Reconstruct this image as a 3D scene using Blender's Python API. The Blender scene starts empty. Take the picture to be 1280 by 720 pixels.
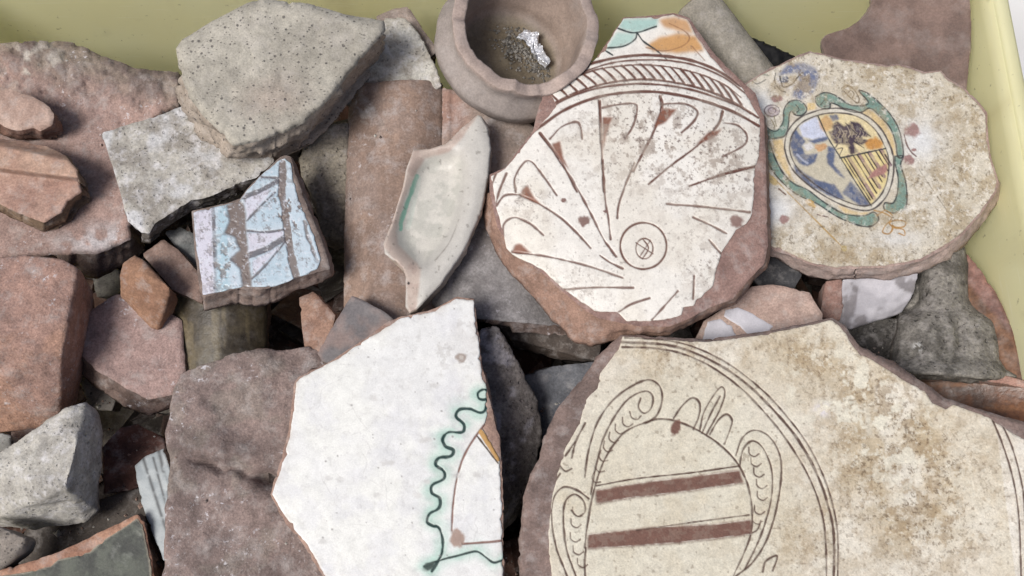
import bpy, bmesh, math, random
import numpy as np
from mathutils import Vector

scene = bpy.context.scene
col_main = scene.collection
random.seed(7)

# ------------------------------------------------------------------ camera
ZR = 0.150                      # height of the top of the heap above the crate floor
F_PX = 1150.0                   # focal length in photo pixels (photo is 1280 x 720)
TILT = math.radians(18.0)
DIST = 0.46
CAM = np.array([0.0, -DIST * math.sin(TILT), ZR + DIST * math.cos(TILT)])
cam_d = bpy.data.cameras.new('camera')
cam = bpy.data.objects.new('camera', cam_d)
col_main.objects.link(cam)
cam.location = CAM
cam.rotation_euler = (TILT, 0, 0)
cam_d.sensor_width = 36
cam_d.lens = 36 * F_PX / 1280
cam_d.clip_start = 0.01
cam_d.clip_end = 100
scene.camera = cam

# ------------------------------------------------------------------ sky and soft sun (bright overcast)
SUN_EL, SUN_AZ = 58.0, 236.0    # azimuth the light comes from, clockwise from +Y
world = bpy.data.worlds.new('World')
scene.world = world
world.use_nodes = True
wn = world.node_tree
wn.nodes.clear()
sky = wn.nodes.new('ShaderNodeTexSky')
sky.sky_type = 'NISHITA'
sky.sun_disc = False
sky.sun_elevation = math.radians(SUN_EL)
sky.sun_rotation = math.radians(SUN_AZ)
sky.air_density = 0.8
sky.dust_density = 4.0
sky.ozone_density = 0.6
bg = wn.nodes.new('ShaderNodeBackground')
bg.inputs['Strength'].default_value = 0.07
wo = wn.nodes.new('ShaderNodeOutputWorld')
wn.links.new(sky.outputs[0], bg.inputs[0])
wn.links.new(bg.outputs[0], wo.inputs[0])

sun_d = bpy.data.lights.new('sun', 'SUN')
sun_d.energy = 2.3
sun_d.angle = math.radians(24)
sun_d.color = (1.0, 0.975, 0.94)
sun = bpy.data.objects.new('sun', sun_d)
col_main.objects.link(sun)
_el, _az = math.radians(SUN_EL), math.radians(SUN_AZ)
sdir = Vector((math.sin(_az) * math.cos(_el), math.cos(_az) * math.cos(_el), math.sin(_el)))
sun.rotation_euler = sdir.to_track_quat('Z', 'Y').to_euler()
sun.location = (0, 0, 2)

scene.view_settings.view_transform = 'Standard'
scene.view_settings.look = 'None'
scene.view_settings.gamma = 1
scene.view_settings.use_curve_mapping = False
scene.view_settings.exposure = 0.44
scene.render.engine = 'CYCLES'
scene.render.resolution_x = 1024
scene.render.resolution_y = 576

# ------------------------------------------------------------------ small maths
CT, ST = math.cos(TILT), math.sin(TILT)
def rays(px, py):
    px = np.asarray(px, float); py = np.asarray(py, float)
    x = (px - 640) / F_PX; y = -(py - 360) / F_PX
    return np.stack([x, y * CT + ST, y * ST - CT], -1)

class Plane:
    """z = z0 + gx (X-X0) + gy (Y-Y0); z0 in mm relative to the heap top, at photo pixel c"""
    def __init__(self, c, z, gx=0.0, gy=0.0):
        self.gx, self.gy = gx, gy
        d = rays(*c); z0 = ZR + z * 1e-3
        t = (z0 - CAM[2]) / d[2]
        p = CAM + t * d
        self.k = z0 - gx * p[0] - gy * p[1]
        n = np.array([-gx, -gy, 1.0]); self.n = n / np.linalg.norm(n)
    def hit(self, px, py, dz=0.0):
        d = rays(px, py)
        k = self.k + dz
        t = (k + self.gx * CAM[0] + self.gy * CAM[1] - CAM[2]) / (d[..., 2] - self.gx * d[..., 0] - self.gy * d[..., 1])
        return CAM + t[..., None] * d

def P(px, py, z):
    """photo pixel + height in mm -> point"""
    d = rays(px, py)
    t = (ZR + z * 1e-3 - CAM[2]) / d[2]
    return CAM + t * d

def _hash(ix, iy, iz, seed):
    h = (ix.astype(np.int64) * 374761393 + iy.astype(np.int64) * 668265263 + iz.astype(np.int64) * 2147483647 + seed * 974634777) & 0xFFFFFFFF
    h = ((h ^ (h >> 13)) * 1274126177) & 0xFFFFFFFF
    h = ((h ^ (h >> 16)) * 2246822519) & 0xFFFFFFFF
    h = h ^ (h >> 15)
    return (h & 0xFFFFFF) / float(0xFFFFFF)

def vnoise(x, y, z=None, seed=0):
    x = np.asarray(x, float); y = np.asarray(y, float)
    ix = np.floor(x); iy = np.floor(y)
    fx = x - ix; fy = y - iy
    fx = fx * fx * fx * (fx * (fx * 6 - 15) + 10); fy = fy * fy * fy * (fy * (fy * 6 - 15) + 10)
    if z is None:
        z0 = np.zeros_like(ix)
        a = _hash(ix, iy, z0, seed); b = _hash(ix + 1, iy, z0, seed)
        c = _hash(ix, iy + 1, z0, seed); d = _hash(ix + 1, iy + 1, z0, seed)
        return (a * (1 - fx) + b * fx) * (1 - fy) + (c * (1 - fx) + d * fx) * fy
    iz = np.floor(z); fz = z - iz; fz = fz * fz * (3 - 2 * fz)
    out = 0
    for k in (0, 1):
        a = _hash(ix, iy, iz + k, seed); b = _hash(ix + 1, iy, iz + k, seed)
        c = _hash(ix, iy + 1, iz + k, seed); d = _hash(ix + 1, iy + 1, iz + k, seed)
        v = (a * (1 - fx) + b * fx) * (1 - fy) + (c * (1 - fx) + d * fx) * fy
        out = out + v * (fz if k else 1 - fz)
    return out

def fbm(x, y, scale, octv=4, seed=0, gain=0.5):
    s = 0; a = 1; tot = 0; f = 1.0 / scale
    for o in range(octv):
        s = s + a * vnoise(x * f + 17.3 * o, y * f - 9.1 * o, None, seed + o); tot += a; a *= gain; f *= 2.03
    return s / tot

def fbm3(p, scale, octv=4, seed=0, gain=0.5):
    s = 0; a = 1; tot = 0; f = 1.0 / scale
    for o in range(octv):
        s = s + a * vnoise(p[:, 0] * f + 3.7 * o, p[:, 1] * f + 1.9 * o, p[:, 2] * f - 5.3 * o, seed + o); tot += a; a *= gain; f *= 2.03
    return s / tot

def sstep(a, b, x):
    t = np.clip((x - a) / (b - a), 0, 1)
    return t * t * (3 - 2 * t)

GAIN = 0.80
def L(c, gain=None, sat=0.74):
    """colour as it looks in daylight (sRGB 0-255) -> linear base colour"""
    c = np.asarray(c, float) / 255.0
    lin = np.where(c <= 0.04045, c / 12.92, ((c + 0.055) / 1.055) ** 2.4)
    g = (lin * (0.25, 0.60, 0.15)).sum()
    lin = g + (lin - g) * sat
    if sat < 0.85:
        lin = lin * (0.995, 1.0, 0.965)
    return lin * (GAIN if gain is None else gain)

def cr(pts, n=7, closed=False):
    """Catmull-Rom through the points"""
    p = np.asarray(pts, float)[:, :2]
    if len(p) < 3 and not closed:
        return p
    if closed:
        q = np.vstack([p[-1], p, p[0], p[1]])
    else:
        q = np.vstack([2 * p[0] - p[1], p, 2 * p[-1] - p[-2]])
    out = []
    ts = np.linspace(0, 1, n, endpoint=False)[:, None]
    for i in range(1, len(q) - 2):
        a, b, c, d = q[i - 1], q[i], q[i + 1], q[i + 2]
        out.append(0.5 * (2 * b + (c - a) * ts + (2 * a - 5 * b + 4 * c - d) * ts ** 2 + (3 * b - a - 3 * c + d) * ts ** 3))
    out.append(q[-2][None])
    return np.vstack(out)

def Z(x0, y0, s):
    """points read off an enlarged crop -> photo pixels"""
    return lambda pts: [(x0 + p[0] / s, y0 + p[1] / s) + tuple(p[2:]) for p in pts]

def inside(poly, X, Y):
    m = np.zeros(X.shape, bool)
    p = np.asarray(poly, float)
    for (x1, y1), (x2, y2) in zip(p, np.roll(p, -1, 0)):
        if y1 == y2:
            continue
        c = (y1 > Y) != (y2 > Y)
        m ^= c & (X < (x2 - x1) * (Y - y1) / (y2 - y1) + x1)
    return m

def blur(a, r):
    r = int(round(r))
    if r < 1:
        return a
    for ax in (0, 1):
        for _ in range(2):
            pad = [(0, 0), (0, 0)]; pad[ax] = (r + 1, r)
            c = np.cumsum(np.pad(a, pad, 'edge'), axis=ax)
            n = a.shape[ax]
            if ax == 0:
                a = (c[2 * r + 1:2 * r + 1 + n] - c[:n]) / (2 * r + 1)
            else:
                a = (c[:, 2 * r + 1:2 * r + 1 + n] - c[:, :n]) / (2 * r + 1)
    return a

class Grid:
    def __init__(self, poly, h, margin=3):
        p = np.asarray([q[:2] for q in poly], float)
        x0, y0 = p.min(0) - margin * h; x1, y1 = p.max(0) + margin * h
        self.h = h
        self.xs = np.arange(x0, x1 + h, h); self.ys = np.arange(y0, y1 + h, h)
        self.X, self.Y = np.meshgrid(self.xs, self.ys)
    def dist(self, pts, R, closed=False):
        """distance of every grid point to a polyline, exact within R"""
        D = np.full(self.X.shape, R * 2.0)
        p = np.asarray(pts, float)
        q = np.roll(p, -1, 0) if closed else p[1:]
        a = p if closed else p[:-1]
        h, x0, y0 = self.h, self.xs[0], self.ys[0]
        for (ax, ay), (bx, by) in zip(a, q):
            i0 = max(0, int((min(ax, bx) - R - x0) / h)); i1 = min(len(self.xs), int((max(ax, bx) + R - x0) / h) + 2)
            j0 = max(0, int((min(ay, by) - R - y0) / h)); j1 = min(len(self.ys), int((max(ay, by) + R - y0) / h) + 2)
            if i0 >= i1 or j0 >= j1:
                continue
            X = self.X[j0:j1, i0:i1]; Y = self.Y[j0:j1, i0:i1]
            dx, dy = bx - ax, by - ay
            l2 = dx * dx + dy * dy + 1e-9
            t = np.clip(((X - ax) * dx + (Y - ay) * dy) / l2, 0, 1)
            d = np.hypot(X - ax - t * dx, Y - ay - t * dy)
            np.minimum(D[j0:j1, i0:i1], d, out=D[j0:j1, i0:i1])
        return D

class Canvas(Grid):
    """pigment and incision map of one glazed face, laid out on that face"""
    def __init__(self, poly, h, base, seed=0):
        super().__init__(poly, h)
        self.seed = seed
        self.rgb = np.ones(self.X.shape + (3,)) * L(base, sat=0.90)
        self.hgt = np.zeros(self.X.shape)
        self.n = 0
    def put(self, m, c, alpha=1.0):
        m = np.clip(m * alpha, 0, 1)[..., None]
        self.rgb = self.rgb * (1 - m) + L(c, sat=0.90) * m
    def noise(self, s, o=4, gain=0.5):
        self.n += 1
        return fbm(self.X, self.Y, s, o, self.seed * 31 + self.n * 7, gain)
    def line(self, pts, w, c, alpha=1.0, depth=0.0, wear=0.0, smooth=True, wob=0.35):
        p = cr(pts) if smooth else np.asarray(pts, float)[:, :2]
        D = self.dist(p, w / 2 + 3)
        if wob:
            D = D + (self.noise(9, 2) - 0.5) * 2 * wob * min(1.5, w)
        m = np.clip((w / 2 + 0.5 - D) / 1.0, 0, 1)
        if wear:
            m = m * (1 - wear * sstep(0.5, 0.62, self.noise(14, 3)))
        self.put(m, c, alpha)
        if depth:
            self.hgt -= depth * m
    def fill(self, pts, c, alpha=1.0, smooth=False, soft=1, wear=0.0, depth=0.0, ws=7):
        p = cr(pts, 6, True) if smooth else np.asarray(pts, float)[:, :2]
        q = []
        for a, b in zip(p, np.roll(p, -1, 0)):
            n = max(1, int(np.hypot(*(b - a)) / 2.0)); q.append(a + (b - a) * (np.arange(n) / n)[:, None])
        p = np.vstack(q)
        p = p + np.stack([fbm(p[:, 0], p[:, 1], 7, 3, 61) - 0.5, fbm(p[:, 0], p[:, 1], 7, 3, 67) - 0.5], 1) * 2.2
        m = blur(inside(p, self.X, self.Y).astype(float), soft)
        if wear:
            m = m * (1 - wear * sstep(0.5, 0.6, self.noise(ws, 4, 0.6)))
        self.put(m, c, alpha)
        if depth:
            self.hgt -= depth * m
        return m
    def spot(self, x, y, rx, ry, c, alpha=1.0, soft=0.25, ang=0.0, wob=0.25, depth=0.0):
        ca, sa = math.cos(ang), math.sin(ang)
        u = ((self.X - x) * ca + (self.Y - y) * sa) / rx; v = (-(self.X - x) * sa + (self.Y - y) * ca) / ry
        r = np.hypot(u, v) + (fbm(self.X, self.Y, max(rx, ry) * 0.7, 3, 91) - 0.5) * 2 * wob
        m = 1 - sstep(1 - soft, 1 + soft, r)
        self.put(m, c, alpha)
        if depth:
            self.hgt -= depth * m
    def gauss(self, x, y, rx, ry):
        return np.exp(-((self.X - x) / rx) ** 2 - ((self.Y - y) / ry) ** 2)

# ------------------------------------------------------------------ materials
def new_mat(name):
    m = bpy.data.materials.new(name); m.use_nodes = True
    nt = m.node_tree
    return m, nt, nt.nodes['Principled BSDF']

def N(nt, t, **kw):
    n = nt.nodes.new(t)
    for k, v in kw.items():
        if k in n.inputs:
            n.inputs[k].default_value = v
        else:
            setattr(n, k, v)
    return n

def ramp(nt, src, a, b, lo=0.0, hi=1.0):
    r = nt.nodes.new('ShaderNodeMapRange')
    r.inputs['From Min'].default_value = a; r.inputs['From Max'].default_value = b
    r.inputs['To Min'].default_value = lo; r.inputs['To Max'].default_value = hi
    nt.links.new(src, r.inputs['Value'])
    return r.outputs[0]

def mixc(nt, fac, a, b, mode='MIX'):
    m = nt.nodes.new('ShaderNodeMix'); m.data_type = 'RGBA'; m.blend_type = mode
    for s, v in ((0, fac), (6, a), (7, b)):
        if hasattr(v, 'is_output') or isinstance(v, bpy.types.NodeSocket):
            nt.links.new(v, m.inputs[s])
        elif s == 0:
            m.inputs[0].default_value = v
        else:
            m.inputs[s].default_value = (*v, 1)
    return m.outputs[2]

def mathn(nt, op, a, b):
    m = nt.nodes.new('ShaderNodeMath'); m.operation = op
    for i, v in enumerate((a, b)):
        if isinstance(v, bpy.types.NodeSocket):
            nt.links.new(v, m.inputs[i])
        else:
            m.inputs[i].default_value = v
    return m.outputs[0]

def sherd_material(name, fine=900, fine_amt=0.22, dust=0.3, dust_scale=110, dust_col=(0.50, 0.47, 0.45), pits=0.0, pit_scale=420,
                   white=0.0, rough=0.9, spec=0.25, bump=0.5, bump_dist=0.0006, med=180, dark=0.0):
    m, nt, b = new_mat(name)
    tc = N(nt, 'ShaderNodeTexCoord'); oi = N(nt, 'ShaderNodeObjectInfo')
    off = N(nt, 'ShaderNodeVectorMath', operation='MULTIPLY_ADD')
    off.inputs[1].default_value = (3.1, 1.7, 2.3)
    nt.links.new(oi.outputs['Random'], off.inputs[0]); nt.links.new(tc.outputs['Object'], off.inputs[2])
    vec = off.outputs[0]
    def noise(scale, detail=4, rgh=0.6):
        n = N(nt, 'ShaderNodeTexNoise'); n.inputs['Scale'].default_value = scale
        n.inputs['Detail'].default_value = detail; n.inputs['Roughness'].default_value = rgh
        nt.links.new(vec, n.inputs['Vector'])
        return n.outputs['Fac']
    at = N(nt, 'ShaderNodeAttribute', attribute_name='col')
    c = at.outputs['Color']
    nf = noise(fine, 3, 0.7); nm = noise(med, 5, 0.65); nd = noise(dust_scale, 6, 0.7)
    f1 = ramp(nt, nf, 0.34, 0.66, 1 - fine_amt, 1 + fine_amt)
    f2 = ramp(nt, nm, 0.34, 0.66, 1 - fine_amt * 0.8, 1 + fine_amt * 0.8)
    fm = mathn(nt, 'MULTIPLY', f1, f2)
    sc = N(nt, 'ShaderNodeVectorMath', operation='SCALE')
    nt.links.new(c, sc.inputs[0]); nt.links.new(fm, sc.inputs['Scale'])
    c = sc.outputs[0]
    if dust:
        dm = ramp(nt, nd, 0.50, 0.72, 0, dust)
        c = mixc(nt, dm, c, dust_col)
    if white:
        nw = noise(330, 5, 0.75)
        nw2 = noise(45, 2, 0.5)
        wm = mathn(nt, 'MULTIPLY', ramp(nt, nw, 0.58, 0.66, 0, white), ramp(nt, nw2, 0.48, 0.62, 0, 1))
        c = mixc(nt, wm, c, (0.62, 0.60, 0.62))
    h = mathn(nt, 'ADD', mathn(nt, 'MULTIPLY', nm, 1.0), mathn(nt, 'MULTIPLY', nf, 0.32))
    if dark:
        nk = noise(70, 5, 0.7)
        c = mixc(nt, ramp(nt, nk, 0.52, 0.68, 0, dark), c, (0.05, 0.045, 0.045))
    if pits:
        for ps, amt, stretch in ((pit_scale, 1.0, 1.0), (pit_scale * 2.1, 0.75, 0.55)):
            mp = N(nt, 'ShaderNodeMapping'); mp.inputs['Scale'].default_value = (stretch, 1, 1); mp.inputs['Rotation'].default_value = (0, 0, 0.5)
            nt.links.new(vec, mp.inputs['Vector'])
            v = N(nt, 'ShaderNodeTexVoronoi'); v.inputs['Scale'].default_value = ps
            nt.links.new(mp.outputs[0], v.inputs['Vector'])
            wv = N(nt, 'ShaderNodeSeparateColor'); nt.links.new(v.outputs['Color'], wv.inputs[0])
            thr = ramp(nt, wv.outputs[0], 0.40, 1.0, 0.0, 0.36)
            pm = mathn(nt, 'SUBTRACT', thr, v.outputs['Distance'])
            pmask = ramp(nt, pm, 0.0, 0.10, 0, 1)
            c = mixc(nt, mathn(nt, 'MULTIPLY', pmask, pits * amt), c, (0.06, 0.055, 0.055))
            h = mathn(nt, 'SUBTRACT', h, mathn(nt, 'MULTIPLY', pmask, 1.0))
    nt.links.new(c, b.inputs['Base Color'])
    bp = N(nt, 'ShaderNodeBump'); bp.inputs['Strength'].default_value = bump; bp.inputs['Distance'].default_value = bump_dist
    nt.links.new(h, bp.inputs['Height']); nt.links.new(bp.outputs[0], b.inputs['Normal'])
    b.inputs['Specular IOR Level'].default_value = spec
    b.inputs['Roughness'].default_value = rough
    if rough < 0.8:
        nt.links.new(ramp(nt, nm, 0.3, 0.7, max(0.05, rough - 0.13), rough + 0.2), b.inputs['Roughness'])
    return m

M = {
    'clay': sherd_material('fired_clay', fine_amt=0.20, dust=0.40, dust_scale=130, bump=0.7, bump_dist=0.0009),
    'coarse': sherd_material('coarse_brick_clay', fine_amt=0.24, dust=0.45, dust_scale=110, white=0.85, bump=0.8, bump_dist=0.0014, med=170, dark=0.10, pits=0.0),
    'stone': sherd_material('grey_stone', fine=1100, fine_amt=0.18, dust=0.30, dust_scale=80, dust_col=(0.56, 0.52, 0.48), pits=0.7, pit_scale=400, bump=0.6, bump_dist=0.0008),
    'plaster': sherd_material('limewash_crust', fine=800, fine_amt=0.20, dust=0.65, dust_scale=170, dust_col=(0.70, 0.69, 0.71), pits=0.25, pit_scale=340, bump=0.7, bump_dist=0.0012),
    'rough': sherd_material('rough_rock', fine=700, fine_amt=0.28, dust=0.40, dust_scale=140, pits=0.12, pit_scale=260, bump=0.8, bump_dist=0.0016, med=180),
    'slip': sherd_material('glazed_slip', fine=1400, fine_amt=0.07, dust=0.0, rough=0.38, spec=0.38, bump=0.35, bump_dist=0.0004),
    'dirty_slip': sherd_material('worn_slip', fine=1100, fine_amt=0.12, dust=0.0, rough=0.6, spec=0.22, bump=0.5, bump_dist=0.0007, med=260),
    'gloss': sherd_material('brown_gloss_glaze', fine=500, fine_amt=0.25, dust=0.15, rough=0.38, spec=0.4, bump=0.4, bump_dist=0.0008, med=120),
    'plain': sherd_material('plain_ware', fine=900, fine_amt=0.14, dust=0.18, dust_scale=60, bump=0.4, bump_dist=0.0006, rough=0.7),
    'ware': sherd_material('smooth_coarseware', fine=800, fine_amt=0.18, dust=0.55, dust_scale=100, dust_col=(0.44, 0.42, 0.42), white=0.5, bump=0.5, bump_dist=0.0008, rough=0.75),
}

# ------------------------------------------------------------------ objects
def link(o, parent=None):
    col_main.objects.link(o)
    if parent is not None:
        o.parent = parent
        o.location = Vector(o.location) - Vector(parent.location)
    return o

def tag(o, label, cat, group=None, kind=None):
    o['label'] = label
    if cat: o['category'] = cat
    if group: o['group'] = group
    if kind: o['kind'] = kind
    return o

def mesh_obj(name, V, Fq, colr, mat, parent=None, smooth=True, tris=None, origin=None):
    V = np.asarray(V, float)
    if origin is None:
        origin = np.array([V[:, 0].mean(), V[:, 1].mean(), V[:, 2].min()])
    me = bpy.data.meshes.new(name)
    V = V - origin
    quads = np.asarray(Fq, np.int64).reshape(-1, 4) if len(Fq) else np.zeros((0, 4), np.int64)
    tr = np.asarray(tris, np.int64).reshape(-1, 3) if tris is not None and len(tris) else np.zeros((0, 3), np.int64)
    me.vertices.add(len(V)); me.vertices.foreach_set('co', V.astype(np.float32).ravel())
    nl = quads.size + tr.size
    me.loops.add(nl); me.loops.foreach_set('vertex_index', np.concatenate([quads.ravel(), tr.ravel()]).astype(np.int32))
    npoly = len(quads) + len(tr)
    me.polygons.add(npoly)
    st = np.concatenate([np.arange(len(quads)) * 4, quads.size + np.arange(len(tr)) * 3]).astype(np.int32)
    me.polygons.foreach_set('loop_start', st)
    me.update(calc_edges=True); me.validate()
    me.polygons.foreach_set('use_smooth', np.full(len(me.polygons), smooth))
    ca = me.color_attributes.new('col', 'FLOAT_COLOR', 'POINT')
    c = np.ones((len(V), 4), np.float32); c[:, :3] = colr
    ca.data.foreach_set('color', c.ravel())
    me.materials.append(M[mat] if isinstance(mat, str) else mat)
    o = bpy.data.objects.new(name, me)
    o.location = origin
    return link(o, parent)

def mottle(px, py, c1, c2, scale=40, seed=0, lo=0.35, hi=0.65):
    m = sstep(lo, hi, fbm(px, py, scale, 5, seed, 0.55))[..., None]
    return L(c1) * (1 - m) + L(c2) * m

_seed = [100]
def slab(name, outline, plane, th, h=3.0, hfun=None, colf=None, side=(150, 110, 95), mat='clay', parent=None, jag=1.2, jscale=14,
         edge=3.0, edge_h=0.8, wav=0.5, side_rough=1.5, canvas=None, lift=0.0, smooth_outline=False, rings=7, bottom=True, taper=0.12, side_f=None):
    """a broken piece: outline (photo pixels on its own plane; optional per-vertex pixel offset of the lower edge), thickness in mm"""
    _seed[0] += 1; sd = _seed[0]
    pts = [tuple(p) + (np.nan, np.nan) if len(p) == 2 else tuple(p) for p in outline]
    A = np.asarray(pts, float)
    if smooth_outline:
        A2 = cr(A[:, :2], 6, True)[:-1]
        idx = np.repeat(np.arange(len(A)), 6)[:len(A2)]
        A = np.hstack([A2, A[idx, 2:]])
    # densify
    B = []
    for p, q in zip(A, np.roll(A, -1, 0)):
        d = np.hypot(*(q - p)[:2]); n = max(1, int(d / max(1.5, h)))
        for k in range(n):
            t = k / n
            r = p * (1 - t) + q * t
            B.append(r)
    B = np.array(B)
    tang = np.roll(B[:, :2], -1, 0) - np.roll(B[:, :2], 1, 0)
    nrm = np.stack([tang[:, 1], -tang[:, 0]], 1); nrm /= np.linalg.norm(nrm, axis=1)[:, None] + 1e-9
    if jag:
        B[:, :2] += nrm * ((fbm(B[:, 0], B[:, 1], jscale, 4, sd, 0.6) - 0.5) * 2 * jag - 1.3 * jag * sstep(0.70, 0.85, fbm(B[:, 0], B[:, 1], 9, 2, sd + 3)))[:, None]
    poly = B[:, :2]
    g = canvas if canvas is not None else Grid(poly, h)
    h = g.h
    X, Y = g.X, g.Y
    cc = inside(poly, X[:-1, :-1] + h / 2, Y[:-1, :-1] + h / 2)
    # drop single-cell spurs
    nb = np.zeros(cc.shape, int)
    nb[1:] += cc[:-1]; nb[:-1] += cc[1:]; nb[:, 1:] += cc[:, :-1]; nb[:, :-1] += cc[:, 1:]
    cc &= nb >= 2
    ny, nx = X.shape
    vid = np.arange(ny * nx).reshape(ny, nx)
    a = vid[:-1, :-1][cc]; b = vid[:-1, 1:][cc]; c = vid[1:, 1:][cc]; d = vid[1:, :-1][cc]
    quads = np.stack([a, d, c, b], 1)            # y grows downwards in the photo
    used = np.unique(quads); remap = np.full(ny * nx, -1); remap[used] = np.arange(len(used))
    quads = remap[quads]
    x = X.ravel()[used].copy(); y = Y.ravel()[used].copy()
    e = np.concatenate([quads[:, [0, 1]], quads[:, [1, 2]], quads[:, [2, 3]], quads[:, [3, 0]]])
    key = e[:, 0].astype(np.int64) * 10000000 + e[:, 1]; rkey = e[:, 1].astype(np.int64) * 10000000 + e[:, 0]
    be = e[~np.isin(key, rkey)]
    bv = np.unique(be)
    # snap the rim onto the outline
    P1 = poly; P2 = np.roll(poly, -1, 0)
    dx = P2 - P1; l2 = (dx ** 2).sum(1) + 1e-9
    bx, by = x[bv][:, None], y[bv][:, None]
    t = np.clip(((bx - P1[:, 0]) * dx[:, 0] + (by - P1[:, 1]) * dx[:, 1]) / l2, 0, 1)
    qx = P1[:, 0] + t * dx[:, 0]; qy = P1[:, 1] + t * dx[:, 1]
    dd = (qx - bx) ** 2 + (qy - by) ** 2
    k = dd.argmin(1); r = np.arange(len(bv))
    x[bv] = qx[r, k]; y[bv] = qy[r, k]
    offs = B[:, 2:]; tt = t[r, k][:, None]
    o0, o1 = offs[k], offs[(k + 1) % len(B)]
    oo = np.where(np.isnan(o0), o1, np.where(np.isnan(o1), o0, o0 * (1 - tt) + o1 * tt))
    D = g.dist(poly, edge + h, True).ravel()[used]
    D[bv] = 0
    z = np.full(len(x), lift * 1e-3)
    if hfun is not None:
        z = z + hfun(x, y) * 1e-3
    if canvas is not None:
        z = z + canvas.hgt.ravel()[used] * 1e-3
    if wav:
        z = z + (fbm(x, y, 45, 4, sd + 5) - 0.5) * 2 * wav * 1e-3
    if edge:
        q = 1 - np.clip(D / edge, 0, 1)
        z = z - edge_h * 1e-3 * (1 - np.sqrt(np.clip(1 - q * q, 0, 1))) * (0.4 + 1.2 * fbm(x, y, 16, 3, sd + 9))
    base = plane.hit(x, y)
    dv = rays(x, y)
    top = base - dv * (z / dv[:, 2])[:, None] * -1.0
    if canvas is not None:
        tc = canvas.rgb.reshape(-1, 3)[used]
    elif colf is not None:
        tc = colf(x, y)
    else:
        tc = np.ones((len(x), 3)) * L((160, 120, 105))
    # walls
    n = plane.n
    ctr = top.mean(0)
    Vb = top[bv]
    low = Vb - n * th * 1e-3
    low[:, :2] += (ctr[:2] - low[:, :2]) * taper * np.minimum(1, th * 1e-3 / (np.linalg.norm(ctr[:2] - low[:, :2], axis=1) + 1e-6))[:, None]
    has = ~np.isnan(oo[:, 0])
    if has.any():
        lo2 = plane.hit(x[bv][has] + oo[has, 0], y[bv][has] + oo[has, 1], -th * 1e-3)
        low[has] = lo2
    allV = [top]; allC = [tc]; faces = [quads]
    nT = len(top); bidx = np.full(nT, -1); bidx[bv] = np.arange(len(bv))
    ring_ids = []
    out = Vb - ctr; out[:, 2] = 0; out /= np.linalg.norm(out, axis=1)[:, None] + 1e-9
    sc = L(side)
    for i in range(rings + 1):
        s = i / rings
        Rg = Vb * (1 - s) + low * s
        if 0 < i:
            amp = side_rough * min(1.0, th / 8.0) * 1e-3 * (1.0 if i < rings else 0.5)
            Rg = Rg + out * (((fbm3(Rg * (1, 1, 2.2), 0.011, 3, sd + 20) - 0.5) * 3.2 + (fbm3(Rg * (1, 1, 1.6), 0.0035, 2, sd + 23) - 0.5) * 0.9) * amp)[:, None]
        ids = nT + i * len(bv) + np.arange(len(bv))
        ring_ids.append(ids); allV.append(Rg)
        cmod = 0.74 + 0.52 * fbm3(Rg, 0.008, 4, sd + 40, 0.6)
        sc_i = sc if side_f is None else L(side_f(s))
        allC.append(np.ones((len(bv), 3)) * sc_i * cmod[:, None])
    ea, eb = bidx[be[:, 0]], bidx[be[:, 1]]
    for i in range(rings):
        r0, r1 = ring_ids[i], ring_ids[i + 1]
        faces.append(np.stack([r0[eb], r0[ea], r1[ea], r1[eb]], 1))
    if bottom:
        nb0 = sum(len(v) for v in allV)
        bot = top - n * th * 1e-3
        mid = bot.copy()
        bot = ctr - n * th * 1e-3 + (mid - (ctr - n * th * 1e-3)) * (1 - taper * 0.3)
        ids = nb0 + np.arange(nT); ids[bv] = ring_ids[-1]
        allV.append(bot); allC.append(np.ones((nT, 3)) * sc)
        faces.append(ids[quads][:, ::-1])
    V = np.vstack(allV); C = np.vstack(allC)
    F = np.vstack(faces)
    # drop unused duplicates of the lower rim
    us = np.unique(F); rm = np.full(len(V), -1); rm[us] = np.arange(len(us))
    return mesh_obj(name, V[us], rm[F], C[us], mat, parent)

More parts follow.
